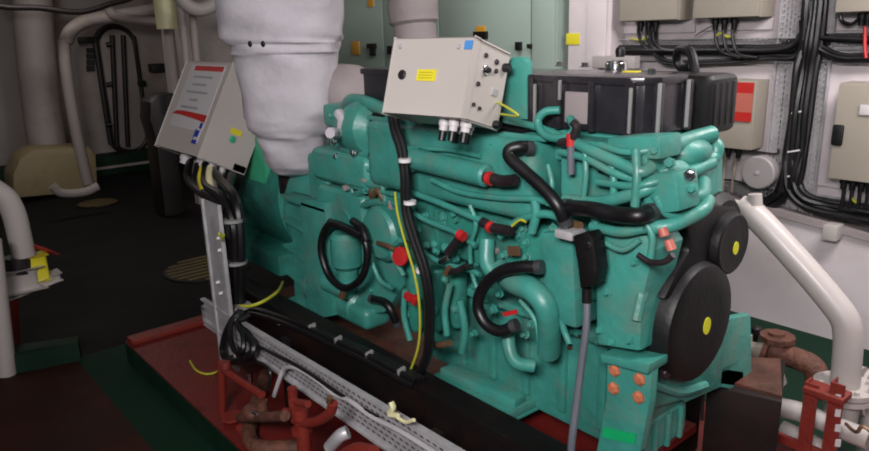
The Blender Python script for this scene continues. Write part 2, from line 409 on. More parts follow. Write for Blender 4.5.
# upright panel right of hose, below cover
m = MB(); m.prism([W(x, y, Y=1.53) for x, y in ((560, 138), (608, 142), (650, 148), (652, 205), (600, 205), (560, 196))], (0, .12, 0), .012)
part(m, 'thermostat_housing', 'green')
a = W(605, 165, Y=1.528)
part(MB().prism([W(x, y, Y=1.529) for x, y in ((598, 153), (608, 155), (609, 176), (598, 173))], (0, .01, 0)), 'vent_slot', 'black', None, 'dark rectangular recess')
m = MB(); m.cyl(W(571, 140, Y=1.5), W(571, 174, Y=1.5), .011); part(m, 'sensor_stem', 'gcable', None, 'grey metal sensor stem')
m = MB(); m.cyl(W(571, 134, Y=1.5), W(571, 146, Y=1.5), .013); part(m, 'sensor_collar', 'red', None, 'red collar')
part(MB().tube(WY([(560, 143), (570, 140), (577, 128), (573, 122)], 1.5), .012), 'sensor_plug', 'dark')

# front green pipes bulging beyond the cover
def tubes(name, m, lst, Y=1.5, label=None):
    for pts, r in lst:
        o = MB().tube(WY(pts, Y), r, 12).obj(name, m, E0)
        if label: o['label'] = label
tubes('water_pipe', 'green', [
    ([(570, 140, 1.52), (590, 150, 1.5), (615, 161, 1.49), (640, 172, 1.49), (652, 166, 1.52)], 0.0156),
    ([(560, 152, 1.52), (585, 158, 1.5), (612, 172, 1.49), (636, 180, 1.5)], 0.0109),
    ([(565, 200, 1.5), (600, 202, 1.49), (640, 192, 1.49), (668, 180, 1.55), (690, 172, 1.65), (712, 163, 1.75)], 0.0172),
    ([(640, 160, 1.56), (660, 150, 1.58), (690, 140, 1.7), (712, 134, 1.78)], 0.0234),
    ([(655, 176, 1.56), (690, 168, 1.68), (712, 158, 1.78), (716, 146, 1.8), (706, 138, 1.82)], 0.0203),
    ([(640, 226, 1.5), (668, 226, 1.52), (700, 212, 1.6), (708, 200, 1.66)], 0.0187),
    ([(655, 205, 1.52), (675, 200, 1.56), (700, 196, 1.64), (703, 182, 1.7)], 0.0203),
    ([(592, 226, 1.49), (620, 232, 1.48), (645, 228, 1.49)], 0.0140)])
tubes('return_line', 'green', [
    ([(600, 145, 1.51), (625, 152, 1.5), (650, 150, 1.52), (675, 141, 1.6)], .009),
    ([(598, 182, 1.5), (630, 186, 1.48), (655, 182, 1.5), (676, 172, 1.56)], .010),
    ([(612, 160, 1.5), (614, 185, 1.49), (612, 204, 1.49)], .010),
    ([(636, 150, 1.5), (637, 178, 1.48), (635, 206, 1.48)], .012),
    ([(585, 150, 1.5), (586, 176, 1.49), (583, 200, 1.49)], .008),
    ([(655, 195, 1.5), (668, 214, 1.52), (690, 214, 1.58)], .011),
    ([(600, 240, 1.48), (622, 250, 1.48), (640, 240, 1.49)], .008),
    ([(548, 165, 1.49), (552, 185, 1.48), (548, 205, 1.48)], .008),
    ([(640, 215, 1.49), (652, 235, 1.49), (650, 262, 1.49)], .009)])
m = MB(); m.prism([W(x, y, Y=1.51) for x, y in ((606, 138), (660, 136), (660, 160), (610, 158))], (0, .1, 0), .01)
m.prism([W(x, y, Y=1.5) for x, y in ((640, 176), (676, 172), (680, 212), (644, 216))], (0, .1, 0), .012); part(m, 'pipe_block', 'green')
m = MB()
m.box(-1.13, -.96, 1.55, 1.9, 1.02, 1.3, .04, 3); part(m, 'water_pump_housing', 'green')
m = MB()
m.sph(W(668, 190, X=-.95), .055, (1, 1.2, 1)); m.sph(W(690, 152, X=-.96), .05, (1, 1.5, .8)); m.cyl(W(678, 172, X=-.97), W(678, 172, X=-.93), .03)
part(m, 'pump_body', 'green')
for x, y in ((655, 150), (670, 163), (690, 175), (640, 196), (632, 163), (668, 206), (655, 186), (692, 188)):
    MB().bolt(W(x, y, Y=1.515), (0.3, -1, 0), .010).obj('bolt', 'chrome' if x in (690, 632) else 'green', E0)

# main black hoses
def hose(pts, r, Y, clamp=True):
    o = MB().tube(WY(pts, Y), r, 14, 8).obj('coolant_hose', 'rubber', E0)
    if clamp:
        P = WY(pts, Y)
        for e, f in ((P[0], P[1]), (P[-1], P[-2])):
            d = (f-e).normalized(); MB().cyl(e-d*.004, e+d*.016, r*1.14, n=16).obj('hose_clamp', 'clamp', o)
hose([(531, 148, 1.5), (520, 147, 1.47), (510, 150, 1.45), (510, 158, 1.44), (524, 171, 1.44), (545, 190, 1.44), (558, 206, 1.44), (566, 224, 1.46)], .0185, 1.45)
hose([(566, 207, 1.47), (590, 209, 1.45), (615, 214, 1.45), (638, 216, 1.45), (652, 212, 1.5)], .021, 1.46)
hose([(541, 267, 1.45), (520, 267, 1.43), (500, 272, 1.42), (483, 288, 1.42), (478, 306, 1.42), (485, 323, 1.42), (500, 331, 1.43), (516, 325, 1.45)], .0185, 1.43)
hose([(330, 222, 1.48), (343, 226, 1.47), (358, 234, 1.46), (366, 244, 1.46), (367, 262, 1.46), (360, 280, 1.46), (345, 288, 1.46), (330, 277, 1.46), (322, 256, 1.46), (322, 238, 1.46), (330, 224, 1.46), (344, 228, 1.45), (362, 237, 1.45)], .0155, 1.46, False)
hose([(353, 221, 1.5), (362, 228, 1.47), (367, 242, 1.46)], .016, 1.46, False)
hose([(372, 299, 1.56), (384, 302, 1.54), (391, 310, 1.54), (397, 325, 1.56)], .017, 1.55)
# green S-pipe, drain bend and side tubing
tubes('oil_pipe', 'green', [
    ([(500, 270, 1.5), (514, 282, 1.47), (532, 290, 1.46), (545, 305, 1.46), (549, 325, 1.48), (549, 352, 1.53)], .036),
    ([(509, 325, 1.5), (509, 346, 1.48), (516, 362, 1.48), (534, 366, 1.52)], .022),
    ([(487, 240, 1.5), (487, 262, 1.48), (495, 275, 1.48)], .026)])
tubes('fuel_line', 'green', [
    ([(405, 190), (440, 203), (470, 216), (498, 226)], .011),
    ([(404, 208), (430, 222), (455, 232), (476, 246)], .010),
    ([(412, 245), (440, 262), (470, 270), (480, 275)], .009),
    ([(432, 180), (460, 192), (500, 198), (540, 200), (566, 212)], .010),
    ([(500, 236), (520, 220), (545, 214), (566, 220)], .012),
    ([(470, 205), (476, 225), (470, 250), (474, 280), (484, 300)], .008),
    ([(535, 200), (536, 215), (532, 232)], .014),
    ([(560, 110, 1.57), (545, 112, 1.55), (538, 122, 1.54), (545, 135, 1.53), (562, 138, 1.53), (574, 130, 1.54), (570, 118, 1.56)], .012),
    ([(505, 120, 1.57), (540, 128, 1.55), (575, 142, 1.53), (600, 155, 1.52)], .011),
    ([(404, 140, 1.53), (425, 148), (450, 150), (480, 156)], .008),
    ([(450, 285), (445, 310), (447, 335)], .012),
    ([(520, 300), (535, 320), (540, 345)], .008),
    ([(560, 240), (565, 280), (562, 320), (570, 345)], .010),
    ([(590, 205), (596, 222), (594, 245)], .012),
    ([(460, 300), (465, 330), (462, 352)], .014)], 1.49)
# cylinders (filters) along the lower side
for px, py0, py1, r in ((415, 262, 330, .035), (437, 268, 330, .03), (458, 262, 326, .034)):
    a = W(px, py0, Y=1.56); b_ = W(px, py1, Y=1.56)
    MB().lathe(a, b_-a, [(0, 0), (0, r*.8), (.008, r), ((b_-a).length-.02, r), ((b_-a).length, r*.6), ((b_-a).length, 0)], 20).obj('oil_filter', 'green_d', E0)
m = MB(); a = W(345, 232, Y=1.52); b_ = W(348, 284, Y=1.52)
m.lathe(a, b_-a, [(0, 0), (0, .05), (.02, .065), (.14, .065), (.16, .045), ((b_-a).length, .04), ((b_-a).length, 0)], 24)
part(m, 'coolant_filter', 'green')
# starter: round body
m = MB(); m.prism([W(x, y, Y=1.57) for x, y in ((322, 205), (352, 208), (400, 218), (404, 285), (392, 302), (384, 313), (333, 318), (322, 300))], (0, .08, 0), .012)
for x, y in ((340, 300), (372, 300), (396, 290), (398, 226), (372, 290), (360, 212)): m.bolt(W(x, y, Y=1.568), (0, -1, 0), .01)
part(m, 'side_housing', 'green')
m = MB(); c = W(386, 232, Y=1.56)
m.lathe(c+V((0, .03, 0)), (0, -1, 0), [(0, .115), (.05, .115), (.075, .095), (.085, .05), (.085, 0)], 28)
part(m, 'gear_cover', 'green')
m = MB(); c = W(350, 300, Y=1.6); m.cyl(c-V((.3, 0, .0)), c+V((.12, 0, 0)), .085, bev=.02, n=24); m.cyl(c+V((-.05, -.08, .1)), c+V((.12, -.08, .1)), .045, bev=.01)
part(m, 'starter_motor', 'green')
m = MB(); c = W(356, 312, Y=1.56); m.box(c.x-.16, c.x+.13, 1.52, 1.66, c.z-.045, c.z+.05, .035, 4); part(m, 'starter_bracket', 'green')

# rear end: turbocharger cluster, manifold
m = MB(); c = W(368, 128, Y=1.6)
m.lathe(c+V((-.09, 0, 0)), (1, 0, 0), [(0, .05), (.02, .1), (.08, .115), (.13, .1), (.16, .06), (.2, .05)], 28)
m.sph(c+V((-.12, .02, -.02)), .09, (1.1, 1, 1)); part(m, 'turbocharger', 'green')
m = MB(); m.box(-2.62, -2.2, 1.52, 1.7, 1.02, 1.16, .04, 3); m.box(-2.62, -2.25, 1.53, 1.7, .84, 1.0, .04, 3); part(m, 'exhaust_manifold', 'green')
c = W(356, 95, Y=1.85)
part(MB().lathe(c+V((-.2, 0, 0)), (1, -.15, 0), [(0, .12), (.1, .14), (.22, .14), (.28, .10), (.3, .05), (.3, 0)], 24), 'turbo_heat_shield', 'duct', None, 'grey dusty wrapped housing')
tubes('boost_pipe', 'green', [
    ([(345, 108, 1.62), (352, 100, 1.6), (372, 104, 1.58), (390, 115, 1.56), (398, 132, 1.55)], .025),
    ([(395, 112, 1.55), (398, 150, 1.53), (394, 180, 1.53)], .020),
    ([(342, 150, 1.6), (360, 152, 1.57), (385, 158, 1.55), (400, 166, 1.54)], .026),
    ([(340, 172, 1.6), (358, 178, 1.56), (372, 184, 1.54), (395, 184, 1.54)], .018),
    ([(340, 192, 1.6), (352, 196, 1.56), (366, 190, 1.54)], .016),
    ([(334, 130, 1.64), (336, 160, 1.62), (333, 195, 1.6)], .022)])
tubes('boost_pipe', 'green', [
    ([(344, 205, 1.58), (360, 206, 1.55), (376, 202, 1.54), (402, 204, 1.53)], .015),
    ([(346, 142, 1.6), (352, 128, 1.58), (364, 120, 1.57)], .02)], 1.55)
tubes('return_line', 'green', [
    ([(342, 165, 1.58), (365, 170, 1.54), (400, 172, 1.52)], .008),
    ([(336, 180, 1.58), (350, 186, 1.55), (392, 194, 1.52)], .009),
    ([(352, 160, 1.56), (350, 180, 1.55), (356, 205, 1.55)], .009),
    ([(384, 160, 1.54), (382, 180, 1.53), (386, 205, 1.53)], .010),
    ([(372, 118, 1.58), (392, 126, 1.55), (392, 150, 1.54)], .009),
    ([(330, 200, 1.56), (345, 210, 1.54), (352, 222, 1.52)], .012),
    ([(372, 262, 1.5), (380, 280, 1.5), (392, 288, 1.5)], .010),
    ([(400, 240, 1.48), (392, 252, 1.48), (404, 276, 1.48)], .010),
    ([(405, 290, 1.5), (404, 315, 1.5), (410, 340, 1.5)], .012)], 1.54)
for x, y, w_, h_, mm_ in ((346, 188, 7, 5, 'duct'), (372, 192, 6, 8, 'copper'), (365, 180, 9, 4, 'duct'), (392, 205, 6, 10, 'duct'), (470, 196, 10, 4, 'duct'), (496, 250, 8, 6, 'duct')):
    p = W(x, y, Y=1.53); e = .003
    MB().obox(p, ((e*w_/2, 0, -.004), (0, .012, 0), (.003, 0, e*h_/2)), .004).obj('bare_bracket', mm_, E0)['label'] = 'bare grey brown metal bracket'
for (x, y) in ((354, 153), (372, 155), (335, 142), (337, 157), (340, 126)):
    MB().bolt(W(x, y, Y=1.53), (0, -1, .3), .012).obj('bolt', 'chrome', E0)
part(MB().tube(WY([(372, 197, 1.54), (378, 190, 1.53), (384, 200, 1.53)], 1.53), .013), 'fitting', 'copper', None, 'brown tarnished fitting')
m = MB(); m.lathe(W(343, 70, Y=1.8), (0, 0, -1), [(0, 0), (0, .04), (.03, .045), (.05, .045), (.05, .05), (.12, .05)], 20)
part(m, 'filler_neck', 'green')
part(MB().tube(WY([(345, 72, 1.8), (352, 90, 1.78), (372, 78, 1.9), (385, 72, 1.9)], 1.8), .014), 'vent_hose', 'rubber')

# flywheel housing with gusset fins
hx0, hx1 = -3.02, -2.64
m = MB(); m.box(-2.72, -2.55, 1.56, 2.0, .42, 1.12, .03, 3)
m.lathe((-2.72, 1.88, .8), (-1, 0, 0), [(0, .32), (.2, .335), (.22, .335), (.28, .3)], 40)
part(m, 'flywheel_housing', 'green')
m = MB(); fy = 1.5
q = [W(x, y, Y=fy) for x, y in ((300, 199), (325, 203), (333, 316), (308, 320))]
m.prism(q, (0, .05, 0), .005)
ql = [W(x, y, Y=fy) for x, y in ((281, 194), (300, 199), (308, 320), (286, 302))]
m.prism([v+V((0, .05, 0)) for v in ql], (0, .015, 0))
for t in (0., .24, .48, .72, .97):
    A = q[0].lerp(q[3], t); B = ql[0].lerp(ql[3], t)
    d = V((0, 0, .05)) if 0 < t < .9 else V((0, 0, 0))
    m.prism([A, B+d*.3, B+V((0, .07, 0))+d*.3, A+V((0, .07, 0))], (0, 0, -.012))
a = W(283, 196, Y=fy)
m.box(a.x, W(324, 200, Y=fy).x, fy, fy+.2, a.z-.02, a.z, .004)
part(m, 'mounting_foot', 'green')
# side tray bracket low on the near side
A, B = W(417, 385, Y=1.44), W(502, 425, Y=1.44)
zl = (A.z+B.z)/2; print('tray z', A, B)
q = [W(x, y, Z=zl) for x, y in ((417, 383), (452, 365), (535, 395), (545, 404), (502, 425))]
m = MB(); m.prism(q, (0, 0, -.012), .003)
m.prism([q[0], q[4], q[4]+V((0, .008, 0)), q[0]+V((0, .008, 0))], (0, 0, .018))
m.prism([W(x, y, Z=zl) for x, y in ((440, 376), (455, 371), (530, 400), (515, 410))], (0, 0, .035), .006)
m.prism([W(x, y, Z=zl) for x, y in ((500, 424), (504, 424), (545, 403), (541, 400))], (0, 0, .03), .002)
part(m, 'side_step_bracket', 'green')
# front engine mounts
m = MB()
q = [W(x, y, Y=1.5) for x, y in ((607, 357), (652, 366), (649, 405), (640, 452), (596, 452), (606, 400))]
m.prism(q, (0, .035, 0), .005)
q2 = [W(x, y, Y=1.5) for x, y in ((605, 352), (654, 362), (652, 372), (606, 360))]
m.prism([v+V((0, -.02, 0)) for v in q2], (0, .12, 0), .004)
part_m = part(m, 'front_mount', 'green')
for x, y in ((615, 370), (640, 379), (614, 388), (639, 397)):
    MB().lathe(W(x, y, Y=1.5)+V((0, .0, 0)), (0, -1, 0), [(0, .0185), (.006, .0185), (.012, .012), (.012, 0)], 6).obj('mount_bolt', 'orange', part_m)
MB().prism([W(x, y, Y=1.499) for x, y in ((604, 427), (637, 434), (635, 444), (603, 437))], (0, -.003, 0)).obj('tape_band', 'tape', part_m)
q = [W(x, y, X=-1.0) for x, y in ((712, 318), (742, 312), (744, 390), (700, 382))]
m = MB(); m.prism(q, (.03, 0, 0), .005)
q = [W(x, y, X=-.97) for x, y in ((652, 384), (672, 389), (700, 384), (726, 366), (744, 356), (744, 388), (712, 384), (690, 398), (655, 408))]
m.prism(q, (-.03, 0, 0), .005)
part(m, 'far_front_mount', 'green')
m = MB(); m.box(-1.14, -.99, 1.6, 1.86, zb+.0, .5, .035, 3)
for k in range(3): m.box(-.995, -.98, 1.66+k*.07, 1.675+k*.07, .38, .49, .004)
part(m, 'sump_nose', 'green')
# lifting eye
m = MB(); q = [W(x, y, Y=1.585) for x, y in ((500, 118), (527, 120), (526, 62), (522, 57), (512, 57), (506, 64), (500, 90))]
m.prism(q, (0, .03, 0), .006); part(m, 'lifting_bracket', 'green')

# pulleys: black covers
def pulley(c, r, w, name):
    c = V(c)
    prof = [(0, 0), (0, r*.95), (.006, r), (w*.28, r), (w*.32, r*.9), (w*.45, r*.9), (w*.5, r*.97), (w*.85, r*.97), (w*.97, r*.93), (w, r*.88), (w*.985, r*.6), (w*.99, r*.3), (w*1.0, 0)]
    o = MB().lathe(c-V((w, 0, 0)), (1, 0, 0), prof, 48).obj(name, 'black', E0, ang=30)
    s_ = MB().lathe(c+V((-.002, .025 if r > .15 else .01, -.01)), (1, 0, 0), [(0, .019*max(.75, r/.18)), (.004, .019*max(.75, r/.18)), (.004, 0)], 20).obj('round_sticker', 'ydot', o)
    for v in s_.data.vertices: v.co.z = (v.co.z-(c.z-E0.location.z))*1.35+(c.z-E0.location.z)
    return o
PXp = -.9
pb_ = pulley(V((PXp, 1.729, .812)), .18, .135, 'pulley_cover')
pulley(V((PXp+.0, 1.875, 1.012)), .095, .12, 'pulley_cover')
# black guard joining the two pulleys
m = MB()
q = [W(x, y, X=-.925) for x, y in ((686, 215), (698, 204), (736, 206), (744, 222), (744, 262), (728, 275), (727, 290), (690, 300), (664, 300), (676, 275), (690, 250))]
m.prism(q, (-.05, 0, 0), .012); part(m, 'belt_guard', 'black')
m = MB(); m.cyl((-1.0, 1.875, 1.04), (-.93, 1.875, 1.04), .115, n=32, bev=.02); part(m, 'alternator', 'black')
q = W(665, 372, X=-.93)
part(MB().bolt(q, (1, -.5, 0), .014), 'guard_bolt', 'dark')

# red caps and small electrical plugs on the side
m = MB(); c = W(398, 258, Y=1.46); m.lathe(c+V((0, .03, 0)), (0.2, -1, .25), [(0, .008), (.015, .008), (.015, .032), (.022, .036), (.03, .034), (.033, .02), (.033, 0)], 24)
part(m, 'shut_off_knob', 'red', None, 'round red knob')
m = MB(); m.obox(W(409, 297, Y=1.47), ((.02, 0, -.006), (0, .01, 0), (.006, 0, .012)), .003); m.obox(W(415, 300, Y=1.47), ((.012, 0, -.006), (0, .012, 0), (.006, 0, .014)), .003)
part(m, 'drain_handle', 'red', None, 'red handle')
part(MB().obox(W(510, 313, Y=1.44), ((.026, 0, .012), (0, .006, 0), (-.003, 0, .006)), .002), 'valve_handle', 'red', None, 'red lever')
tubes('cable_plug', 'dark', [
    ([(477, 176), (490, 178), (502, 181), (515, 180)], .018), ([(482, 222), (495, 228), (512, 231)], .016),
    ([(461, 236), (455, 244), (448, 253)], .015), ([(450, 272), (458, 270), (466, 266)], .010), ([(638, 255), (650, 262), (664, 262), (673, 255)], .008)], 1.46)
tubes('plug_collar', 'red', [([(488, 178), (492, 179)], .0205), ([(489, 226), (492, 228)], .018), ([(459, 234), (464, 237)], .017)], 1.455, 'red collar')
tubes('plug_collar', 'salmon', [([(662, 228), (665, 236)], .012), ([(668, 240), (672, 250)], .012)], 1.49, 'pale red collar')
tubes('terminal', 'chrome', [([(440, 262), (448, 257)], .009), ([(452, 174), (444, 172)], .004), ([(580, 334), (580, 337)], .007), ([(570, 345), (570, 349)], .008), ([(466, 267), (472, 265)], .006)], 1.45)
tubes('brass_union', 'copper', [([(425, 342, 1.5), (438, 345), (450, 343)], .012), ([(378, 243, 1.5), (388, 246), (395, 250)], .010), ([(450, 268), (446, 274)], .012), ([(344, 290, 1.47), (342, 297, 1.47)], .016), ([(566, 222, 1.5), (580, 226, 1.48)], .012)], 1.46)
tubes('earth_wire', 'yg', [([(512, 226), (520, 220), (526, 222)], .004), ([(497, 102, 1.5), (508, 108), (518, 116), (500, 114, 1.52)], .0035)], 1.46, 'yellow wire')
part(MB().prism([W(x, y, Y=1.48) for x, y in ((508, 246), (520, 246), (521, 256), (508, 255))], (0, -.003, 0)), 'worn_patch', 'copper', None, 'tan worn plate')
# random small bosses, lines and nuts covering the busy side
random.seed(3)
m = MB()
for k in range(46):
    x = random.uniform(405, 575); y = random.uniform(205, 335) + (x-405)*.08
    m.bolt(W(x, y, Y=1.525), (random.uniform(-.3, .3), -1, random.uniform(-.2, .4)), random.uniform(.007, .014), random.uniform(.01, .022))
part(m, 'side_fasteners', 'green')
bpy.data.objects['side_fasteners']['kind'] = 'stuff'

# ================================================================== junction box on the engine
def tilted_box(rootname, label, cat, org, w, h, d, al, mt, yaw=0):
    al = math.radians(al); Z = Matrix.Rotation(math.radians(yaw), 3, 'Z'); u = Z@V((0, math.sin(al), math.cos(al))); nn = Z@V((0, math.cos(al), -math.sin(al))); xx = Z@V((1, 0, 0))
    org = V(org); t = thing(rootname, label, cat, org+V((-w/2, .02, 0)))
    L = lambda a, b, c: org+xx*a+u*b+nn*c          # a along x (negative left), b up the face, c depth
    MB().obox(L(-w/2, h/2, d/2+.01), (xx*(w/2), u*(h/2), nn*(d/2-.01)), .006).obj('body', mt, t)
    dr = MB().obox(L(-w/2, h/2, .009), (xx*(w/2+.002), u*(h/2+.002), nn*.011), .005).obj('door', mt, t)
    return t, dr, L, xx, u, nn
jo = W(461.9, 117.5, Y=1.33)
JB, JD, L, xx, u, nn = tilted_box('junction_box', 'cream junction box tilted back on top of the green engine, small yellow label', 'box', jo, .302, .222, .172, 17.3, 'box', 9)
def plate(L, a0, a1, b0, b1, c, xx, u, nn, name, m, par, th=.002):
    return MB().obox(L((a0+a1)/2, (b0+b1)/2, c), (xx*((a1-a0)/2), u*((b1-b0)/2), nn*th)).obj(name, m, par)
yl = plate(L, -.19, -.118, .098, .132, -.003, xx, u, nn, 'yellow_label', 'yellow', JD); yl['label'] = 'yellow label'
for k in range(3): plate(L, -.182, -.128, .106+k*.008, .108+k*.008, -.0056, xx, u, nn, 'label_line', 'inky', yl, .0005)
lb = plate(L, -.03, -.002, .19, .215, -.003, xx, u, nn, 'blue_sticker', 'lblue', JD); lb['label'] = 'blue sticker'
def disc(L, a, b, c, dr, r, name, m, par, th=.008):
    return MB().lathe(L(a, b, c), dr, [(0, r), (th*.6, r), (th, r*.8), (th, 0)], 18).obj(name, m, par)
disc(L, -.25, .115, -.001, -nn, .015, 'lock', 'dark', JD)
for a_, b_ in ((-.275, .2), (-.05, .198)): disc(L, a_, b_, -.001, -nn, .007, 'screw', 'steel', JD)
for b_, c_, r in ((.19, .06, .007), (.185, .115, .008), (.16, .12, .007), (.105, .045, .007), (.045, .04, .006), (.04, .07, .006), (.15, .07, .016)):
    o = disc(L, .0, b_, c_, xx, r, 'side_socket', 'dark' if r < .015 else 'chrome', JB, .006)
disc(L, .006, .15, .07, xx, .008, 'switch', 'black', JB, .012)
plate(L, .0, .004, .09, .11, .13, xx, u, nn, 'latch', 'steel', JB, .012)
for b_ in (.01, .18): disc(L, 0, b_, .16, xx, .013, 'rubber_foot', 'rubber', JB, .02)
# glands
for k, (a_, c_) in enumerate(((-.1, .05), (-.06, .045), (-.085, .095), (-.04, .09), (-.02, .05))):
    g = MB().lathe(L(a_, 0, c_), -u, [(0, .017), (.02, .017), (.02, .014), (.035, .013)], 12).obj('cable_gland', 'paper', JB)
    MB().lathe(L(a_, -.034, c_), -u, [(0, .012), (.03, .011), (.03, 0)], 12).obj('cable_stub', 'rubber', g)
MB().obox(L(-.17, .08, .17), (xx*.12, u*.05, nn*.03), .004).obj('mounting_bracket', 'green', JB)

# cable bundle from the junction box down the engine
bp = [(391, 108, 1.44), (395, 130, 1.43), (401, 148, 1.43), (405, 175, 1.42), (406, 210, 1.41), (414, 240, 1.41), (424, 270, 1.41), (429, 300, 1.41), (429, 330, 1.41), (427, 355, 1.41), (418, 377, 1.4)]
CB = thing('cable_bundle', 'black cable bundle with a yellow wire running from the junction box down the engine side', 'cable', W(418, 377, Y=1.4))
for dx, dy in ((-.009, 0), (.005, .008), (.0, -.009), (.009, 0)):
    MB().tube([p+V((dx, dy, dx)) for p in WY(bp, 1.42)], .0105, 8).obj('cable', 'rubber', CB)
MB().tube([p+V((-.02, -.015, 0)) for p in WY([(402, 192), (405, 215), (413, 245), (421, 272), (426, 300), (427, 330), (424, 352), (416, 374)], 1.41)], .0045, 8).obj('earth_wire', 'yg', CB)['label'] = 'yellow wire'
for x, y in ((405, 160), (410, 202), (422, 270)):
    p = W(x, y, Y=1.415); MB().cyl(p+V((0, 0, -.007)), p+V((0, 0, .005)), .022, n=14).obj('cable_tie', 'ties', CB)

# plug with grey cable hanging in front of the engine
PC = thing('connector', 'black rectangular plug with a long grey cable hanging down the engine front', 'connector', W(584, 288, Y=1.42))
q = [W(x, y, Y=1.42) for x, y in ((572, 236), (588, 232), (593, 240), (597, 270), (594, 286), (580, 289), (577, 262))]
bd = MB().prism(q, (0, .05, 0), .006).obj('plug_body', 'black', PC)
MB().lathe(W(588, 245, Y=1.42), (0, -1, 0), [(0, .01), (.006, .008), (.006, 0)], 12).obj('screw', 'chrome', bd)
MB().cyl(W(587, 288, Y=1.44), W(587, 302, Y=1.44), .014).obj('strain_relief', 'rubber', PC)
MB().tube(WY([(587, 300, 1.44), (586, 330, 1.42), (582, 360, 1.4), (577, 400, 1.37), (572, 440, 1.34), (570, 475, 1.33)], 1.4), .0105, 10).obj('cable', 'gcable', PC)
MB().obox(W(570, 233, Y=1.46), ((.03, 0, 0), (0, .03, 0), (0, 0, .012)), .004).obj('bracket', 'steel', PC)

# ================================================================== insulated exhaust
rows = [(-40, 213, 351), (-20, 214, 350), (0, 215, 349), (22, 217, 348), (36, 219, 347), (42, 224, 345), (44, 229, 343), (52, 230, 343), (54, 233, 341), (70, 236, 341), (95, 240, 341), (115, 243, 340), (126, 247, 338), (132, 255, 335), (136, 257, 332), (146, 260, 331), (156, 263, 330), (164, 268, 327), (171, 276, 319), (175, 287, 307)]
m = bmesh.new(); rings = []; NR = 56
random.seed(11)
rows2 = []
for (y0, a0, b0), (y1, a1, b1) in zip(rows, rows[1:]):
    for k in range(4): t = k/4; rows2.append((y0+(y1-y0)*t, a0+(a1-a0)*t, b0+(b1-b0)*t))
rows2.append(rows[-1])
for i, (y, xa_, xb_) in enumerate(rows2):
    c = W((xa_+xb_)/2, y, Y=1.62); r = sz(c, (xb_-xa_)/2); rg = []
    for k in range(NR):
        t = 2*math.pi*k/NR
        e = .72   # squarish wrap
        ct, st = math.cos(t), math.sin(t)
        rr = r*(1/((abs(ct)**3.2+abs(st)**3.2)**(1/3.2)))**(.55)
        wr = 1+.012*math.sin(5*t+i*.35)+.012*math.sin(9*t-i*.22+1)+.012*math.sin(i*.9+3*t)
        if y > 120: wr += .03*math.sin(4*t+i*.5)
        cc = math.cos(t)*Fh + math.sin(t)*R0
        rg.append(m.verts.new(c+cc*rr*wr*.93))
    rings.append(rg)
for p_, q_ in zip(rings, rings[1:]):
    for k in range(NR): m.faces.new((p_[k], p_[(k+1) % NR], q_[(k+1) % NR], q_[k]))
m.faces.new(rings[0]); m.faces.new(rings[-1]); bmesh.ops.recalc_face_normals(m, faces=m.faces[:])
LG = thing('exhaust_pipe', 'bulky exhaust pipe wrapped in white insulation cloth at the engine rear', 'pipe', W(295, 172, Y=1.62))
mm = MB(); mm.bm.free(); mm.bm = m
mm.obj('insulation_jacket', 'lag', LG, ang=180)
for x, y in ((250, 44), (263, 44)):
    c = W(x, y, Y=1.28); MB().sph(c, .012, (1, .6, 1)).obj('jacket_button', 'black', LG)
m = MB(); m.tube(WY([(338, 112, 1.5), (342, 120, 1.5), (340, 132, 1.5), (330, 133, 1.42)], 1.5), .02, 8, rough=.15); m.obj('jacket_knot', 'lag', LG)
MB().cyl(W(296, 168, Y=1.66), W(298, 190, Y=1.68), .09, n=24).obj('exhaust_flange', 'dark', LG)

m = MB(); m.tube(WY([(409, -60, 2.3), (411, -30, 2.3), (412, 0, 2.3), (414, 25, 2.3), (417, 50, 2.3)], 2.3), [.14, .135, .125, .108, .095], 20, 8, rough=.02)
tag(m.obj('insulated_duct', 'duct'), 'grey wrapped duct coming down behind the cream junction box', 'duct')

# ================================================================== left control box
lo = W(198.5, 156.7, Y=1.3)
LB, LD, L, xx, u, nn = tilted_box('control_box', 'white control box leaning back on the generator, with red and blue printed notice', 'box', lo, .57, .485, .25, 28, 'box')
pp = plate(L, -.48, -.06, .12, .47, -.003, xx, u, nn, 'notice', 'paper', LD)
plate(L, -.42, -.07, .435, .462, -.0056, xx, u, nn, 'red_band', 'redlabel', pp, .0005)
for k, (a0, a1) in enumerate(((-.40, -.16), (-.38, -.2), (-.42, -.15), (-.34, -.24), (-.42, -.2))): plate(L, a0, a1, .395-k*.042, .407-k*.042, -.0056, xx, u, nn, 'print_line', 'ink', pp, .0005)
MB().prism([L(a_, b_, -.006) for a_, b_ in ((-.50, .187), (-.45, .208), (-.34, .212), (-.06, .205), (-.06, .168), (-.2, .178), (-.4, .188))], -nn*.001).obj('red_swoosh', 'redlabel', pp)
plate(L, -.13, -.07, .06, .165, -.0035, xx, u, nn, 'blue_logo', 'paper', LD)
for a0, a1, b0, b1 in ((-.13, -.07, .055, .075), (-.12, -.08, .09, .125), (-.10, -.07, .135, .165), (-.13, -.12, .08, .13)): plate(L, a0, a1, b0, b1, -.0062, xx, u, nn, 'blue_mark', 'blue', LD, .0008)
o = disc(L, .001, .14, .13, xx, .018, 'green_lamp', 'green_p', LB, .006); o['label'] = 'round green sticker'
o = MB().obox(L(.002, .18, .135), (xx*.002, u*.014, nn*.03)).obj('yellow_label', 'yellow', LB); o['label'] = 'yellow label'
for a_, c_, r in ((-.33, .08, .03), (-.2, .1, .018), (-.12, .08, .016), (-.05, .1, .016), (-.05, .16, .016)):
    MB().lathe(L(a_, 0, c_), -u, [(0, r), (.03, r), (.03, r*.8), (.05, r*.75)], 14).obj('cable_gland', 'paper', LB)
MB().obox(L(-.03, -.03, .22), (xx*.03, u*.06, nn*.03), .004).obj('mounting_foot', 'black', LB)
MB().obox(L(-.4, -.05, .22), (xx*.03, u*.08, nn*.03), .004).obj('mounting_foot', 'black', LB)
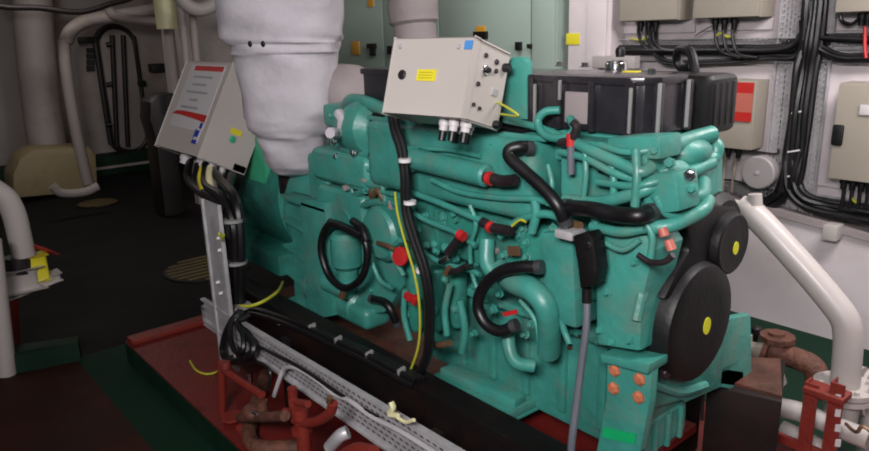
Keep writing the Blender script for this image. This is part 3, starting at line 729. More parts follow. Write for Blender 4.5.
# cables below it
CB2 = thing('cable_bundle', 'black cables and a yellow wire dropping from the white control box beside the upright tray', 'cable', W(236, 345, Y=1.2))
LBw = [[(205, 165, 1.35), (206, 185, 1.25), (222, 198, 1.2), (233, 225, 1.18), (235, 270, 1.18), (236, 320, 1.18), (240, 345, 1.18)],
       [(190, 160, 1.38), (188, 178, 1.3), (200, 192, 1.24), (222, 205, 1.2), (229, 240, 1.18), (230, 290, 1.18), (232, 345, 1.18)],
       [(212, 170, 1.35), (222, 182, 1.3), (236, 200, 1.22), (241, 240, 1.2), (241, 290, 1.2), (243, 330, 1.2)],
       [(198, 165, 1.35), (196, 185, 1.28), (210, 196, 1.22), (226, 215, 1.19), (233, 260, 1.19), (226, 320, 1.16), (222, 345, 1.14), (232, 358, 1.13), (244, 350, 1.14)],
       [(232, 175, 1.4), (228, 190, 1.3), (232, 205, 1.22), (237, 240, 1.2), (238, 300, 1.2), (236, 340, 1.2)]]
for p_ in LBw: MB().tube(WY(p_, 1.2), .020, 8).obj('cable', 'rubber', CB2)
MB().tube(WY([(203, 168, 1.33), (201, 178, 1.28), (204, 190, 1.24)], 1.3), .018, 8).obj('wire_sleeve', 'yellow', CB2)
MB().tube(WY([(210, 168, 1.33), (209, 178, 1.28), (212, 190, 1.24)], 1.3), .016, 8).obj('wire_sleeve', 'cream', CB2)
for x, y in ((233, 220), (236, 262), (240, 306)):
    p = W(x, y, Y=1.185); MB().cyl(p+V((0, 0, -.006)), p+V((0, 0, .006)), .048, n=14).obj('cable_tie', 'tiegrey', CB2)

# generator
GN = thing('generator', 'dark green generator body behind the upright cable tray, under the white control box', 'generator', (-3.7, 1.95, .42))
MB().lathe((-3.85, 1.95, .82), (1, 0, 0), [(0, 0), (0, .28), (.05, .36), (.78, .36), (.8, .3), (.84, .3), (.84, 0)], 40).obj('stator_housing', 'green_d', GN)
m = MB(); m.box(-3.75, -3.05, 1.55, 2.3, .452, .56, .01); m.obj('base_frame', 'green_d', GN)
m = MB(); q = [W(x, y, Y=1.6) for x, y in ((258, 128), (266, 170), (266, 205), (236, 205), (240, 176))]
m.prism(q, (0, .2, 0), .01); m.obj('terminal_plate', 'green_p', GN)['label'] = 'lighter green plate'

# ================================================================== girders, trays
zg = .45; Yg = 1.335
BD = thing('engine_bed', 'black steel girder bed carrying the green engine, rusty tray inside', 'engine bed', (-2, 1.9, .12))
MB().box(-3.35, -.75, Yg, Yg+.10, .13, zg, .004).obj('near_girder', 'girder', BD)
MB().box(-3.35, -1.1, 2.05, 2.15, .13, zg, .004).obj('far_girder', 'girder', BD)
MB().box(-3.3, -1.5, Yg+.1, 2.05, .26, .29).obj('drip_tray', 'bilge', BD)
MB().box(-1.5, -1.06, Yg+.1, 2.05, .26, .29).obj('drip_tray', 'deckred', BD)
MB().box(-2.5, -2.2, Yg+.1, 1.56, .29, .33, .01).obj('foot_pad', 'rust', BD)
MB().box(-2.12, -2.0, Yg+.1, 1.6, .29, .345, .01).obj('foot_pad', 'rust', BD)
MB().box(-1.35, -1.03, Yg+.1, 1.56, .29, .34, .01).obj('foot_pad', 'deckred', BD)
a_, b_ = W(707, 385, Z=.45), W(782, 402, Z=.45)
MB().prism([(a_.x, a_.y, .13), (b_.x, b_.y, .13), (b_.x-.12, b_.y+.3, .13), (a_.x, a_.y+.3, .13)], (0, 0, .32), .004).obj('end_block', 'girder', BD)
MB().prism([(a_.x, a_.y+.05, .45), (b_.x-.01, b_.y+.02, .45), (b_.x-.13, b_.y+.28, .45), (a_.x+.01, a_.y+.28, .45)], (0, 0, .01)).obj('rusty_top', 'bilge', BD)
MB().tube([W(703, 385, Z=.46), W(702, 420, Y=a_.y-.02)], .006).obj('drain_wire', 'dark', BD)

# cable bundle along the girder top with ties
GB = thing('cable_bundle', 'black cables strapped along the top of the near girder', 'cable', W(330, 345, Y=1.3))
gp = [(238, 318, 1.28), (250, 312, 1.30), (270, 316, 1.32), (300, 327, 1.33), (334, 343, 1.335), (365, 357, 1.335), (397, 374, 1.335), (416, 384, 1.345)]
for dy, dz in ((0, .012), (-.012, -.004), (.02, .006), (.04, .0)):
    MB().tube([p+V((0, dy, dz)) for p in WY(gp, 1.33)], .012, 8).obj('cable', 'rubber', GB)
for x, y in ((277, 321), (308, 330), (334, 343), (365, 358), (397, 375)):
    p = W(x, y, Y=1.32); MB().obox(p+V((0, .02, 0)), ((.007, 0, 0), (0, .016, .003), (0, 0, .02)), .004).obj('cable_tie', 'tiegrey', GB)

# horizontal perforated tray
YT = 1.13
t0, t1 = W(248, 325, Y=YT), W(460, 450.5, Y=YT); b0, b1 = W(232, 338, Y=YT), W(392, 451, Y=YT)
ztp, zbt = (t0.z+t1.z)/2, (b0.z+b1.z)/2
print('htray z', t0, t1, b0, b1)
HT = thing('cable_tray', 'long perforated galvanised cable tray running along the black girder', 'cable tray', (-2, YT, zbt))
xl, xr = -3.0, -.9
zT = lambda x: t0.z+(x-t0.x)*(t1.z-t0.z)/(t1.x-t0.x); zB = lambda x: b0.z+(x-b0.x)*(b1.z-b0.z)/(b1.x-b0.x)
MB().prism([(xl, YT, zB(xl)), (xr, YT, zB(xr)), (xr, YT, zT(xr)), (xl, YT, zT(xl))], (0, .004, 0)).obj('perforated_web', 'perfxz', HT)
for f_ in (zB, zT): MB().prism([(xl, YT-.014, f_(xl)-.004), (xr, YT-.014, f_(xr)-.004), (xr, YT-.014, f_(xr)+.004), (xl, YT-.014, f_(xl)+.004)], (0, .02, 0)).obj('flange', 'steel', HT)
for x in (-2.3, -1.4): MB().box(x-.02, x+.02, YT+.02, YT+.05, .12, ztp-.005, .002).obj('support_leg', 'girder', HT)
# upright tray
VT = thing('cable_tray', 'upright perforated galvanised tray left of the engine, under the control box', 'cable tray', W(225, 345, Y=1.12))
a0, a1 = W(205, 200, Y=1.12), W(218, 345, Y=1.12); xx0 = (a0.x+a1.x)/2; c0, c1 = W(222, 205, Y=1.12), W(231, 343, Y=1.12); xx1 = (c0.x+c1.x)/2
print('vtray', a0, a1, c0, c1)
MB().box(xx0, xx1, 1.12, 1.124, a1.z-.06, a0.z).obj('perforated_web', 'perfzx', VT)
for x in (xx0, xx1): MB().box(x-.007, x+.007, 1.112, 1.128, a1.z-.06, a0.z, .001).obj('flange', 'steel', VT)
for x, y in ((220, 238), (221, 250), (219, 282), (222, 293)): MB().bolt(W(x, y, Y=1.118), (0, -1, 0), .006).obj('rivet', 'ties', VT)
m = MB(); m.tube(WY([(219, 232), (220, 236), (224, 235), (221, 240)], 1.1), .005, 6); m.obj('yellow_tie', 'yg', VT)
# small grey stub tray at the left end
ST = thing('bracket', 'small grey metal bracket left of the upright tray foot', 'bracket', W(205, 320, Y=1.15))
MB().box(-3.12, -2.9, 1.16, 1.2, W(200, 305, Y=1.16).z-.02, W(200, 305, Y=1.16).z, .003).obj('bracket_arm', 'steel', ST)
MB().box(-3.12, -2.9, 1.16, 1.166, W(200, 305, Y=1.16).z-.1, W(200, 305, Y=1.16).z, .001).obj('bracket_plate', 'perfxz', ST)
for k in range(2): MB().bolt(V((-3.06+k*.08, 1.18, W(200, 305, Y=1.16).z)), (0, 0, 1), .012).obj('bolt', 'steel', ST)

tag(MB().tube(WY([(274, 396, 1.08), (280, 378, 1.09), (284, 369, 1.1), (292, 367, 1.1), (304, 372, 1.1), (322, 384, 1.1), (334, 394, 1.1), (350, 401, 1.1), (374, 418, 1.1), (400, 431, 1.1), (440, 456, 1.1)], 1.1), .0085, 8).obj('cable', 'greywire'), 'pale grey cable looping over the front of the long perforated tray', 'cable')
tag(MB().tube(WY([(256, 345, 1.11), (270, 352, 1.1), (290, 362, 1.1), (310, 374, 1.1), (345, 398, 1.1), (378, 418, 1.105)], 1.1), .007, 8).obj('cable', 'rubber'), 'thin black cable lying along the face of the long perforated tray', 'cable')
tag(MB().tube(WY([(243, 312, 1.16), (234, 318, 1.12), (226, 334, 1.1), (223, 350, 1.09), (227, 360, 1.08), (238, 361, 1.07), (249, 356, 1.07), (254, 346, 1.09), (248, 336, 1.1), (242, 326, 1.12), (246, 316, 1.15)], 1.1), .016, 8).obj('cable', 'rubber'), 'loop of thick black cable at the foot of the upright tray', 'cable')
tag(MB().tube(WY([(240, 310, 1.15), (231, 322, 1.1), (231, 340, 1.07), (236, 352, 1.06), (243, 350, 1.06), (243, 336, 1.08), (238, 322, 1.1), (250, 314, 1.15)], 1.1), .012, 8).obj('cable', 'rubber'), 'thinner inner loop of black cable at the foot of the upright tray', 'cable')
tag(MB().tube(WY([(245, 366, 1.06), (258, 362, 1.06), (270, 372, 1.06), (268, 390, 1.05)], 1.06), .006, 8).obj('cable', 'rubber'), 'thin black cable hanging below the left end of the long tray', 'cable')
tag(MB().tube([W(190, 361, Z=.125), W(196, 370, Z=.125), W(206, 374, Z=.127), W(216, 372, Z=.13), W(224, 366, Z=.2)], .005, 8).obj('wire', 'yg'), 'yellow wire lying on the red plinth left of the red pipes', 'wire')
tag(MB().tube(WY([(238, 306, 1.18), (250, 306, 1.2), (262, 302, 1.24), (272, 296, 1.3), (279, 290, 1.36), (283, 282, 1.49)], 1.3), .007, 8).obj('wire', 'yg'), 'yellow green wire between upright tray and generator foot', 'wire')
m = MB(); m.tube(WY([(391, 402, 1.09), (393, 408, 1.09), (390, 414, 1.09), (398, 416, 1.09)], 1.09), .009, 6); m.tube(WY([(398, 418, 1.09), (406, 422, 1.09), (414, 420, 1.09)], 1.09), .006, 6)
tag(m.obj('tape_knot', 'cream'), 'knotted scrap of pale yellow tape on the edge of the long tray', 'tape')

# ================================================================== red pipework lower left
YP = .99
RP = thing('red_pipework', 'red painted pipes and valves on the plinth below the perforated tray', 'pipes', W(300, 460, Y=YP))
def rp(pts, r, name='pipe', m='redsteel', lab=None):
    o = MB().tube(WY(pts, YP), r, 14, 6).obj(name, m, RP)
    if lab: o['label'] = lab
rp([(222, 362), (222, 385), (223, 424)], .017)
rp([(224, 370), (240, 381), (262, 395)], .015)
rp([(285, 412), (296, 420), (304, 423), (318, 421), (330, 413), (333, 403)], .0165)
rp([(303, 424), (304, 440), (305, 470)], .025)
rp([(292, 388, 1.03), (293, 400, 1.03), (294, 410, 1.01)], .017)
rp([(240, 428), (250, 440), (254, 460)], .02)
rp([(345, 455), (358, 449), (374, 452)], .02)
m = MB(); m.cyl(W(300, 408, Y=YP), W(301, 418, Y=YP), .026); m.cyl(W(296, 402, Y=YP), W(308, 404, Y=YP), .012); m.obj('valve_body', 'redsteel', RP)
m = MB(); m.cyl(W(225, 362, Y=YP), W(226, 368, Y=YP), .02); m.obj('pipe_elbow', 'redsteel', RP)
m = MB(); m.sph(W(252, 412, Y=YP-.02), .035, (1.3, 1, .8)); m.cyl(W(240, 418, Y=YP), W(285, 416, Y=YP-.04), .018); m.cyl(W(262, 400, Y=YP), W(264, 420, Y=YP), .02); m.obj('valve_body', 'rust', RP)['label'] = 'rusty valve body'
MB().lathe(W(232, 418, Y=YP), (0, 0, 1), [(0, .045), (.012, .045), (.012, 0)], 8).obj('pipe_flange', 'redsteel', RP); MB().lathe(W(302, 432, Y=YP), (0, 0, 1), [(0, .036), (.014, .036), (.014, 0)], 8).obj('pipe_flange', 'redsteel', RP)
MB().cyl(W(249, 373, Y=1.04), W(250, 383, Y=1.04), .012).obj('nipple', 'chrome', RP); MB().cyl(W(252, 412, Y=.96), W(258, 414, Y=.96), .008).obj('nipple', 'chrome', RP)
m = MB(); m.cyl(W(329, 402, Y=YP-.01), W(330, 397, Y=YP-.01), .01); m.obj('valve_stem', 'copper', RP)
tag(MB().tube(WY([(330, 447, 1.02), (340, 436, 1.03), (348, 432, 1.05)], 1.03), .022, 12).obj('metal_elbow', 'steel'), 'bare grey metal elbow beside the red pipes under the tray', 'pipe fitting')
tag(MB().tube([W(262, 376, Z=.14)+V((0, .02, 0)), W(250, 440, Z=.14), W(300, 448, Z=.14)], .03, 12).obj('bilge_pipe', 'rust'), 'rusty pipe lying on the plinth under the red pipes', 'pipe')

# ================================================================== right side: white pipe
YW = 2.5
WP = thing('white_pipe', 'white painted steel pipe bending down to a flange right of the engine', 'pipe', W(842, 386, Y=YW))
pr_ = .047
MB().tube(WY([(702, 203), (725, 203), (742, 206), (752, 213), (771, 232), (802, 266), (831, 300), (845, 320), (848, 338), (847, 360), (845, 384)], YW), [.014, .018, .04]+[pr_]*9, 20, 6).obj('pipe_run', 'white', WP)
MB().cyl(W(756, 212, Y=YW), W(755, 194, Y=YW), .024).obj('vent_nub', 'white', WP)
fl = W(845, 384, Y=YW)
fo = MB().lathe(fl, (0, 0, -1), [(0, .055), (0, .1), (.018, .1), (.018, .02)], 28).obj('flange', 'white', WP)
fo2 = MB().lathe(fl-V((0, 0, .024)), (0, 0, -1), [(0, .1), (.018, .1), (.018, .055), (.14, .055)], 28).obj('flange', 'white', WP)
for k in range(8):
    t = math.tau*k/8; MB().bolt(fl+V((.08*math.cos(t), .08*math.sin(t), 0)), (0, 0, 1), .01, .012).obj('flange_bolt', 'white', fo)
# red slotted frame in front of it
RF = thing('red_steel_frame', 'red painted slotted steel channel frame beside the white pipe flange', 'frame', W(826, 451, Y=2.3))
for px in (812, 838):
    a_ = W(px, 384, Y=2.28)
    MB().prism([a_+V((-.022, 0, 0)), a_+V((.022, 0, 0)), a_+V((.022, .006, 0)), a_+V((-.016, .006, 0)), a_+V((-.016, .05, 0)), a_+V((-.022, .05, 0))], (0, 0, -(a_.z-.12))).obj('upright', 'redsteel', RF)
a_, b_ = W(805, 388, Y=2.28), W(847, 388, Y=2.28)
MB().box(a_.x, b_.x, 2.26, 2.34, a_.z-.01, a_.z+.012, .003).obj('top_plate', 'redsteel', RF)
MB().box(a_.x-.2, b_.x, 2.285, 2.3, .2, .235, .003).obj('cross_bar', 'redsteel', RF)
for k in range(4):
    p = W(838, 398+k*15, Y=2.279); MB().obox(p, ((.008, 0, .002), (0, .002, 0), (0, 0, .013))).obj('slot', 'paper', RF)['label'] = 'pale bolt slot'
# rusty valve
RV = thing('rusty_valve', 'rusty brown valve with flanged pipe between the engine and the white pipe', 'valve', W(776, 375, Y=2.62))
Yv = 2.62
MB().sph(W(776, 350, Y=Yv), .05, (1, 1, 1)).obj('valve_body', 'rust', RV)
MB().cyl(W(776, 356, Y=Yv), W(777, 332, Y=Yv), .03).obj('bonnet', 'rust', RV)
MB().lathe(W(777, 340, Y=Yv), (0, 0, 1), [(0, .065), (.02, .065), (.02, 0)], 10).obj('bonnet_flange', 'rust', RV)
MB().lathe(W(768, 350, Y=Yv), (1, 0, -.12), [(0, .075), (.018, .075), (.018, 0)], 20).obj('pipe_flange', 'rust', RV)
MB().tube(WY([(780, 353), (800, 360), (812, 366), (817, 376), (817, 396)], Yv), .042, 16).obj('pipe_run', 'rust', RV)
MB().tube(WY([(741, 349), (750, 350), (766, 352)], Yv), .034, 14).obj('pipe_end', 'boxw', RV)['label'] = 'dirty cream pipe end'
MB().cyl(W(748, 346, Y=Yv), W(748, 335, Y=Yv), .016).obj('plug', 'boxw', RV)
tag(MB().lathe(W(757, 326, Y=2.75), (0, 0, -1), [(0, .012), (.01, .02), (.03, .02), (.035, .01), (.12, .008), (.38, .01)], 12).obj('valve_spindle', 'black'), 'small black spindle standing by the green floor strip behind the rusty valve', 'spindle')
tag(MB().lathe(W(770, 383, Y=2.45), (0.3, 0, 1), [(0, 0), (0, .045), (.03, .05), (.05, .035), (.06, 0)], 18).obj('mushroom_vent', 'white'), 'white round mushroom vent between dark end block and rusty pipe', 'vent')
m = MB(); m.tube(WY([(782, 408, 2.4), (800, 412, 2.4), (830, 424, 2.4), (869, 440, 2.4)], 2.4), .035, 14)
tag(m.obj('low_pipe', 'white'), 'low white pipe passing behind the red slotted frame', 'pipe')
m = MB(); m.tube(WY([(782, 428, 2.4), (800, 436, 2.4), (830, 452, 2.4)], 2.4), .028, 14)
tag(m.obj('low_pipe', 'white'), 'lower of the two white pipes behind the red slotted frame', 'pipe')
HF = thing('flanged_pipe', 'white flanged pipe stub at the right picture edge beyond the white pipe foot', 'pipe', W(862, 405, Y=2.7))
MB().cyl(W(852, 388, Y=2.7), W(885, 398, Y=2.7), .05).obj('pipe_run', 'white', HF)
MB().cyl(W(880, 396, Y=2.7), W(880, 396, Y=2.7)*1+V((0, 0, -W(880, 396, Y=2.7).z)), .05).obj('riser', 'white', HF)
for x in (858, 867): MB().cyl(W(x, 388+(x-852)*.3, Y=2.7), W(x+4, 389+(x-852)*.3, Y=2.7), .09, n=24).obj('flange', 'white', HF)
tag(MB().tube(WY([(846, 424, 2.27), (856, 432, 2.2), (875, 436, 2.2)], 2.2)+[V((-.3, 2.2, .13))], .006, 8).obj('cable', 'copper'), 'thin brown cable right of the red slotted frame', 'cable')

# ================================================================== left: white pipe and valve
XP = -4.15
LP = thing('valve_assembly', 'white bent pipe ending in a grey valve with yellow handle at the left edge', 'valve', W(25, 300, X=XP))
q = [W(x, y, X=XP) for x, y in ((-22, 180), (-6, 190), (6, 199), (14, 214), (20, 238), (24, 256))]
MB().tube(q, .058, 18).obj('pipe_run', 'white', LP)
MB().cyl(W(18, 257, X=XP), W(19, 272, X=XP), .07).obj('valve_neck', 'dark', LP)
MB().obox(W(33, 268, X=XP), ((0, .065, 0), (.05, 0, 0), (0, 0, .07)), .012).obj('actuator', 'yellow', LP)['label'] = 'yellow actuator'
MB().obox(W(12, 280, X=XP), ((0, .12, 0), (.06, 0, 0), (0, .0, .06)), .03).obj('valve_body', 'white', LP)
MB().obox(W(27, 287, X=XP), ((0, .16, .03), (.05, 0, 0), (0, 0, .02)), .01).obj('valve_foot', 'white', LP)
MB().obox(W(40, 248, X=XP), ((.03, .03, -.02), (.0, .05, -.03), (.02, 0, .01)), .003).obj('tag_plate', 'redlabel', LP)['label'] = 'orange red tag'
MB().cyl(W(8, 290, X=XP), W(9, 380, X=XP), .05).obj('support_post', 'redsteel', LP)
tag(MB().cyl(W(-9, 240, X=-3.9), V((-3.9, W(-6, 312, X=-3.9).y, 0)), .045).obj('post', 'white'), 'white post cut by the left picture edge beside the valve', 'post')

# ================================================================== background left
tag(MB().tube([W(x, y, X=-8.9) for x, y in ((31, -30), (34, 30), (40, 90), (48, 152))], .2, 24).obj('vertical_pipe', 'walldk'), 'thick vertical pipe on the far left bulkhead above the rounded tank', 'pipe')
m = MB(); q = [W(x, y, X=-8.8) for x, y in ((4, 192), (3, 170), (10, 153), (22, 145), (78, 142), (84, 150), (86, 185))]
m.prism(q, (.5, 0, 0), .05)
tag(m.obj('rounded_tank', 'tankyel'), 'yellowish rounded tank at the foot of the far left bulkhead', 'tank')
tag(MB().tube([W(x, y, X=-8.3) for x, y in ((64, 40), (66, 70), (72, 110), (80, 150), (88, 184))], [.06]*5, 12).obj('vertical_pipe', 'walldk'), 'thinner grey vertical pipe standing beside the oval door', 'pipe')
tag(MB().tube([W(x, y, X=-8.3) for x, y in ((66, 42), (72, 30), (90, 20), (130, 14), (165, 8))], .07, 12).obj('overhead_pipe', 'walldk'), 'grey overhead pipe curving over the oval door', 'pipe')
tag(MB().tube([W(x, y, X=-8.0) for x, y in ((-10, -25), (-6, 4), (40, 8), (80, 12), (110, 4), (135, -5), (140, -30))], .03, 10).obj('overhead_cable', 'dark'), 'thin dark overhead cable across the far bulkhead', 'cable')
tag(MB().tube([W(x, y, X=-8.2) for x, y in ((108, 8), (116, 16), (140, 20), (162, 22))], .05, 10).obj('overhead_pipe', 'walldk'), 'thin pale overhead pipe right of the oval door top', 'pipe')
tag(MB().tube([W(x, y, X=-7.2) for x, y in ((52, 186), (62, 193), (84, 192), (98, 186))], .04, 10).obj('handrail', 'walldk'), 'low pale pipe loop on deck beside the thin vertical pipe', 'pipe')
m = MB(); m.box(-9.53, -9.45, *sorted((W(78, 40, X=-9.5).y, W(94, 40, X=-9.5).y)), W(80, 43, X=-9.5).z, W(80, 37, X=-9.5).z, .01)
tag(m.obj('wall_lamp', 'dark'), 'small dark horizontal fitting left of the oval door top', 'fitting')
MS = thing('notice_strip', 'dark vertical strip of small signs left of the oval door', 'sign', W(90, 70, X=-9.5))
for k in range(4):
    a_, b_ = W(86, 48+k*6, X=-9.53), W(95, 53+k*6, X=-9.53)
    MB().box(-9.54, -9.52, min(a_.y, b_.y), max(a_.y, b_.y), b_.z, a_.z).obj('sign_plate', 'dark', MS)
a_, b_ = W(118, 158, X=-9.53), W(137, 163, X=-9.53)
tag(MB().box(-9.545, -9.5, a_.y, b_.y, b_.z, a_.z).obj('vent_plate', 'dark'), 'dark slotted plate low on the bulkhead under the oval door', 'plate')
tag(MB().cyl(V((-6.2, W(168, 29, X=-6.2).y, 2.75)), W(168, 29, X=-6.2), .09, n=20).obj('cream_pipe', 'cream'), 'short pale cream vertical pipe hanging near the top left', 'pipe')
tag(MB().tube([W(x, y, X=-6.6) for x, y in ((167, 28), (170, 60), (174, 95))], .05, 12).obj('vertical_pipe', 'walldk'), 'grey vertical pipe under the short cream pipe', 'pipe')
tag(MB().tube([V((-5.6, W(178, -8, X=-5.6).y, 2.75))]+[W(x, y, X=-5.6) for x, y in ((178, -20), (180, -8), (184, 2), (195, 9), (207, 8), (216, 0), (219, -20))], .055, 12).obj('curved_pipe', 'white'), 'white curved pipe at the top left of the insulated exhaust', 'pipe')
for (a_, b_, c_, d_, lab) in ((186, 26, 190, 62, 'left of two thin grey pipes above the white control box'), (195, 10, 200, 60, 'right of two thin grey pipes above the white control box')):
    tag(MB().cyl(V((-6.0, W(a_, b_, X=-6.0).y, 2.75)), W(c_, d_+40, X=-6.0), .032, n=12).obj('thin_pipe', 'walldk'), lab, 'pipe')
# bulky dark machinery behind
m = MB(); q = [W(x, y, X=-6.5) for x, y in ((150, 120), (150, 102), (158, 95), (175, 92), (178, 150))]+[V((-6.5, W(178, 150, X=-6.5).y, 0)), V((-6.5, W(156, 150, X=-6.5).y, 0)), W(156, 140, X=-6.5)]
m.prism(q, (-.3, 0, 0), .04)
tag(m.obj('pump_motor', 'darkred'), 'dark red machine seen left of the white control box', 'machine')
a_, b_ = W(151, 64, X=-9.4), W(168, 72, X=-9.4)
tag(MB().box(-9.55, -9.4, a_.y, b_.y, b_.z, a_.z, .02).obj('valve_box', 'dark'), 'small dark box fixed between the oval door and grey vertical pipe', 'box')
a_, b_ = W(139, 81, X=-9.4), W(147, 86, X=-9.4)
tag(MB().box(-9.55, -9.4, a_.y, b_.y, b_.z, a_.z, .02).obj('valve_box', 'deckgreen'), 'tiny dark green fitting right of the oval door', 'fitting')
struct(MB().box(-6.9, -6.8, W(178, 60, X=-6.9).y, 3.85, 0, 2.75).obj('wall_partition', 'walldk')); bpy.data.objects['wall_partition'].name = 'wall_middle'
# striped floor hatches
def hatch(c, rx, ry, lab, n):
    t = thing('floor_hatch', lab, 'hatch', c)
    MB().lathe(c, (0, 0, 1), [(0, rx), (.012, rx), (.014, rx-.01), (.014, 0)], 32).obj('cover_plate', 'girder', t)
    for k in range(n):
        x = -rx*.85+2*rx*.85*k/(n-1); h = math.sqrt(max(0, (rx*.93)**2-x*x))
        MB().box(c.x+x-.02*rx/.35, c.x+x+.02*rx/.35, c.y-h, c.y+h, .0145, .017).obj('yellow_stripe', 'stripe', t)
hatch(W(98, 204, Z=0), .2, .2, 'round yellow striped floor hatch near the far bulkhead', 8)
hatch(W(207, 269, Z=0), .3, .3, 'round yellow striped floor hatch just left of the upright tray', 8)

# ================================================================== switchboard
SB = thing('switchboard', 'pale green switchboard cabinets behind the engine, small black switches', 'cabinet', (-3.8, 3.5, 0))
ys = 3.64; xe = W(555, 30, Y=ys).x
edges = [-6.2, -4.9, W(439, 30, Y=ys).x, W(531, 30, Y=ys).x, xe]
for x0, x1 in zip(edges, edges[1:]):
    bdy = MB().box(x0+.002, x1-.002, ys+.02, YB-.02, .05, 2.25, .004).obj('cabinet_body', 'cab', SB)
    MB().box(x0+.008, x1-.008, ys, ys+.022, .12, 2.2, .005).obj('door_panel', 'cab', bdy)
def lab(px, py, w, h, mt, name, Y, par=None, th=.01, lb=None):
    p = W(px, py, Y=Y); a_ = sz(p, w)/2*1.25; b_ = sz(p, h)/2
    o = MB().box(p.x-a_, p.x+a_, Y-th, Y+.003, p.z-b_, p.z+b_, .001).obj(name, mt, par)
    if lb: o['label'] = lb
    return o
for x, y, w, h in ((371, 3, 8, 7), (356, 48, 11, 13), (481, 29, 10, 6)): lab(x, y, w, h, 'ochre', 'orange_label', ys, SB)
for x, y, w, h in ((373, 46, 10, 5), (374, 52, 5, 7), (392, 50, 6, 8), (482, 35, 14, 7), (520, 46, 5, 8), (531, 46, 3, 4)): lab(x, y, w, h, 'black', 'switch', ys, SB, .03)
# white casing between switchboard and wall boxes
x0, x1 = W(567, 40, Y=3.7).x+.01, W(611, 40, Y=3.7).x
WC = thing('white_casing', 'tall white casing right of the pale green switchboard, yellow label', 'cabinet', ((x0+x1)/2, 3.7, 0))
MB().box(x0, x1, 3.7, YB-.01, .02, 2.3, .006).obj('body', 'wall', WC)
MB().box(x0+.16, x1-.03, 3.685, 3.7, .1, 2.2, .004).obj('cover_panel', 'wall', WC)
lab(573, 39, 13, 11, 'yellow', 'yellow_label', 3.698, WC, .004, 'yellow label')
MB().box(W(592, 60, Y=3.62).x, W(634, 60, Y=3.62).x, 3.62, 3.685, W(600, 68, Y=3.62).z, W(600, 56, Y=3.62).z, .004).obj('ledge', 'white', WC)

# ================================================================== wall boxes
def wallbox(px0, px1, py0, py1, lab_, depth=.16, Yf=3.66, m='boxw', lock=None, glands=(), back=None):
    a_, b_ = W(px0, (py0+py1)/2, Y=Yf), W(px1, (py0+py1)/2, Y=Yf)
    zt_, zb_ = W((px0+px1)/2, py0, Y=Yf).z, W((px0+px1)/2, py1, Y=Yf).z
    t = thing('wall_box', lab_, 'electrical box', ((a_.x+b_.x)/2, Yf+depth/2, zb_))
    MB().box(a_.x, b_.x, Yf+.02, YB-.02, zb_, zt_, .006).obj('body', m, t)
    d = MB().box(a_.x+.004, b_.x-.004, Yf, Yf+.022, zb_+.004, zt_-.004, .006).obj('door', m, t)
    if lock: p = W(lock[0], lock[1], Y=Yf); MB().box(p.x-.025, p.x+.025, Yf-.012, Yf+.002, p.z-.05, p.z+.05, .01).obj('lock', 'black', d)
    for g in glands:
        p = W(g, py1, Y=Yf+.08); MB().lathe((p.x, Yf+.09, zb_), (0, 0, -1), [(0, .02), (.03, .02), (.03, .015), (.06, .014), (.06, 0)], 12).obj('cable_gland', 'black', t)
    if back:
        q0, q1 = W(back[0], (py0+py1)/2, Y=YB), W(back[1], (py0+py1)/2, Y=YB)
        z1_, z0_ = W((back[0]+back[1])/2, back[2], Y=YB).z, W((back[0]+back[1])/2, back[3], Y=YB).z
        MB().box(q0.x, q1.x, YB-.022, YB-.004, z0_, z1_, .003).obj('back_plate', 'wall', t)
    return t, zb_
wallbox(620, 679, -60, 21, 'beige wall box, left of the pair at the top edge above the black engine cover', glands=(640, 648, 655), back=(624, 700, -60, 33))
wallbox(695, 762, -60, 18, 'beige wall box, right of the pair at the top left of the cable run', glands=(715, 724, 734), back=(706, 779, -60, 30))
tC, zC = wallbox(688, 752, 80, 148, 'beige wall box with a red label just right of the black engine cover', lock=None, glands=(712, 720, 728, 738), back=(690, 782, 66, 150))
p0_, p1_ = W(735, 82, Y=3.66), W(751, 122, Y=3.66)
for f0, f1, mt in ((0, .27, 'redlabel'), (.27, .76, 'salmon'), (.76, 1, 'redlabel')):
    zt_, zb_ = p0_.z+(p1_.z-p0_.z)*f0, p0_.z+(p1_.z-p0_.z)*f1
    MB().box(p0_.x, p1_.x, 3.652, 3.66, zb_, zt_).obj('red_label', mt, tC)
tD, zD = wallbox(832, 905, 84, 184, 'large beige wall box with black lock right of the vertical cable run', lock=(838, 135), glands=(843, 852, 861, 869), back=(815, 930, 66, 192))
lab(866, 110, 9, 10, 'paper', 'paper_label', 3.655, tD, .004, 'white label')
tE, _ = wallbox(838, 905, -60, 12, 'beige wall box at the top right corner of the picture', glands=(862, 868), back=(826, 930, -60, 30))
# round bell
DB = thing('alarm_bell', 'round grey alarm bell on the wall under the red labelled box', 'bell', W(760, 172, Y=3.7))
c = W(757, 173, Y=3.68)
MB().lathe(c+V((0, .16, 0)), (0, -1, 0), [(0, .06), (.09, .06), (.09, .086), (.1, .09), (.15, .09), (.158, .082), (.16, .02), (.16, 0)], 32).obj('gong', 'bellgrey', DB)
MB().lathe(c+V((0, .003, 0)), (0, -1, 0), [(0, .012), (.008, .01), (.008, 0)], 12).obj('centre_screw', 'steel', DB)

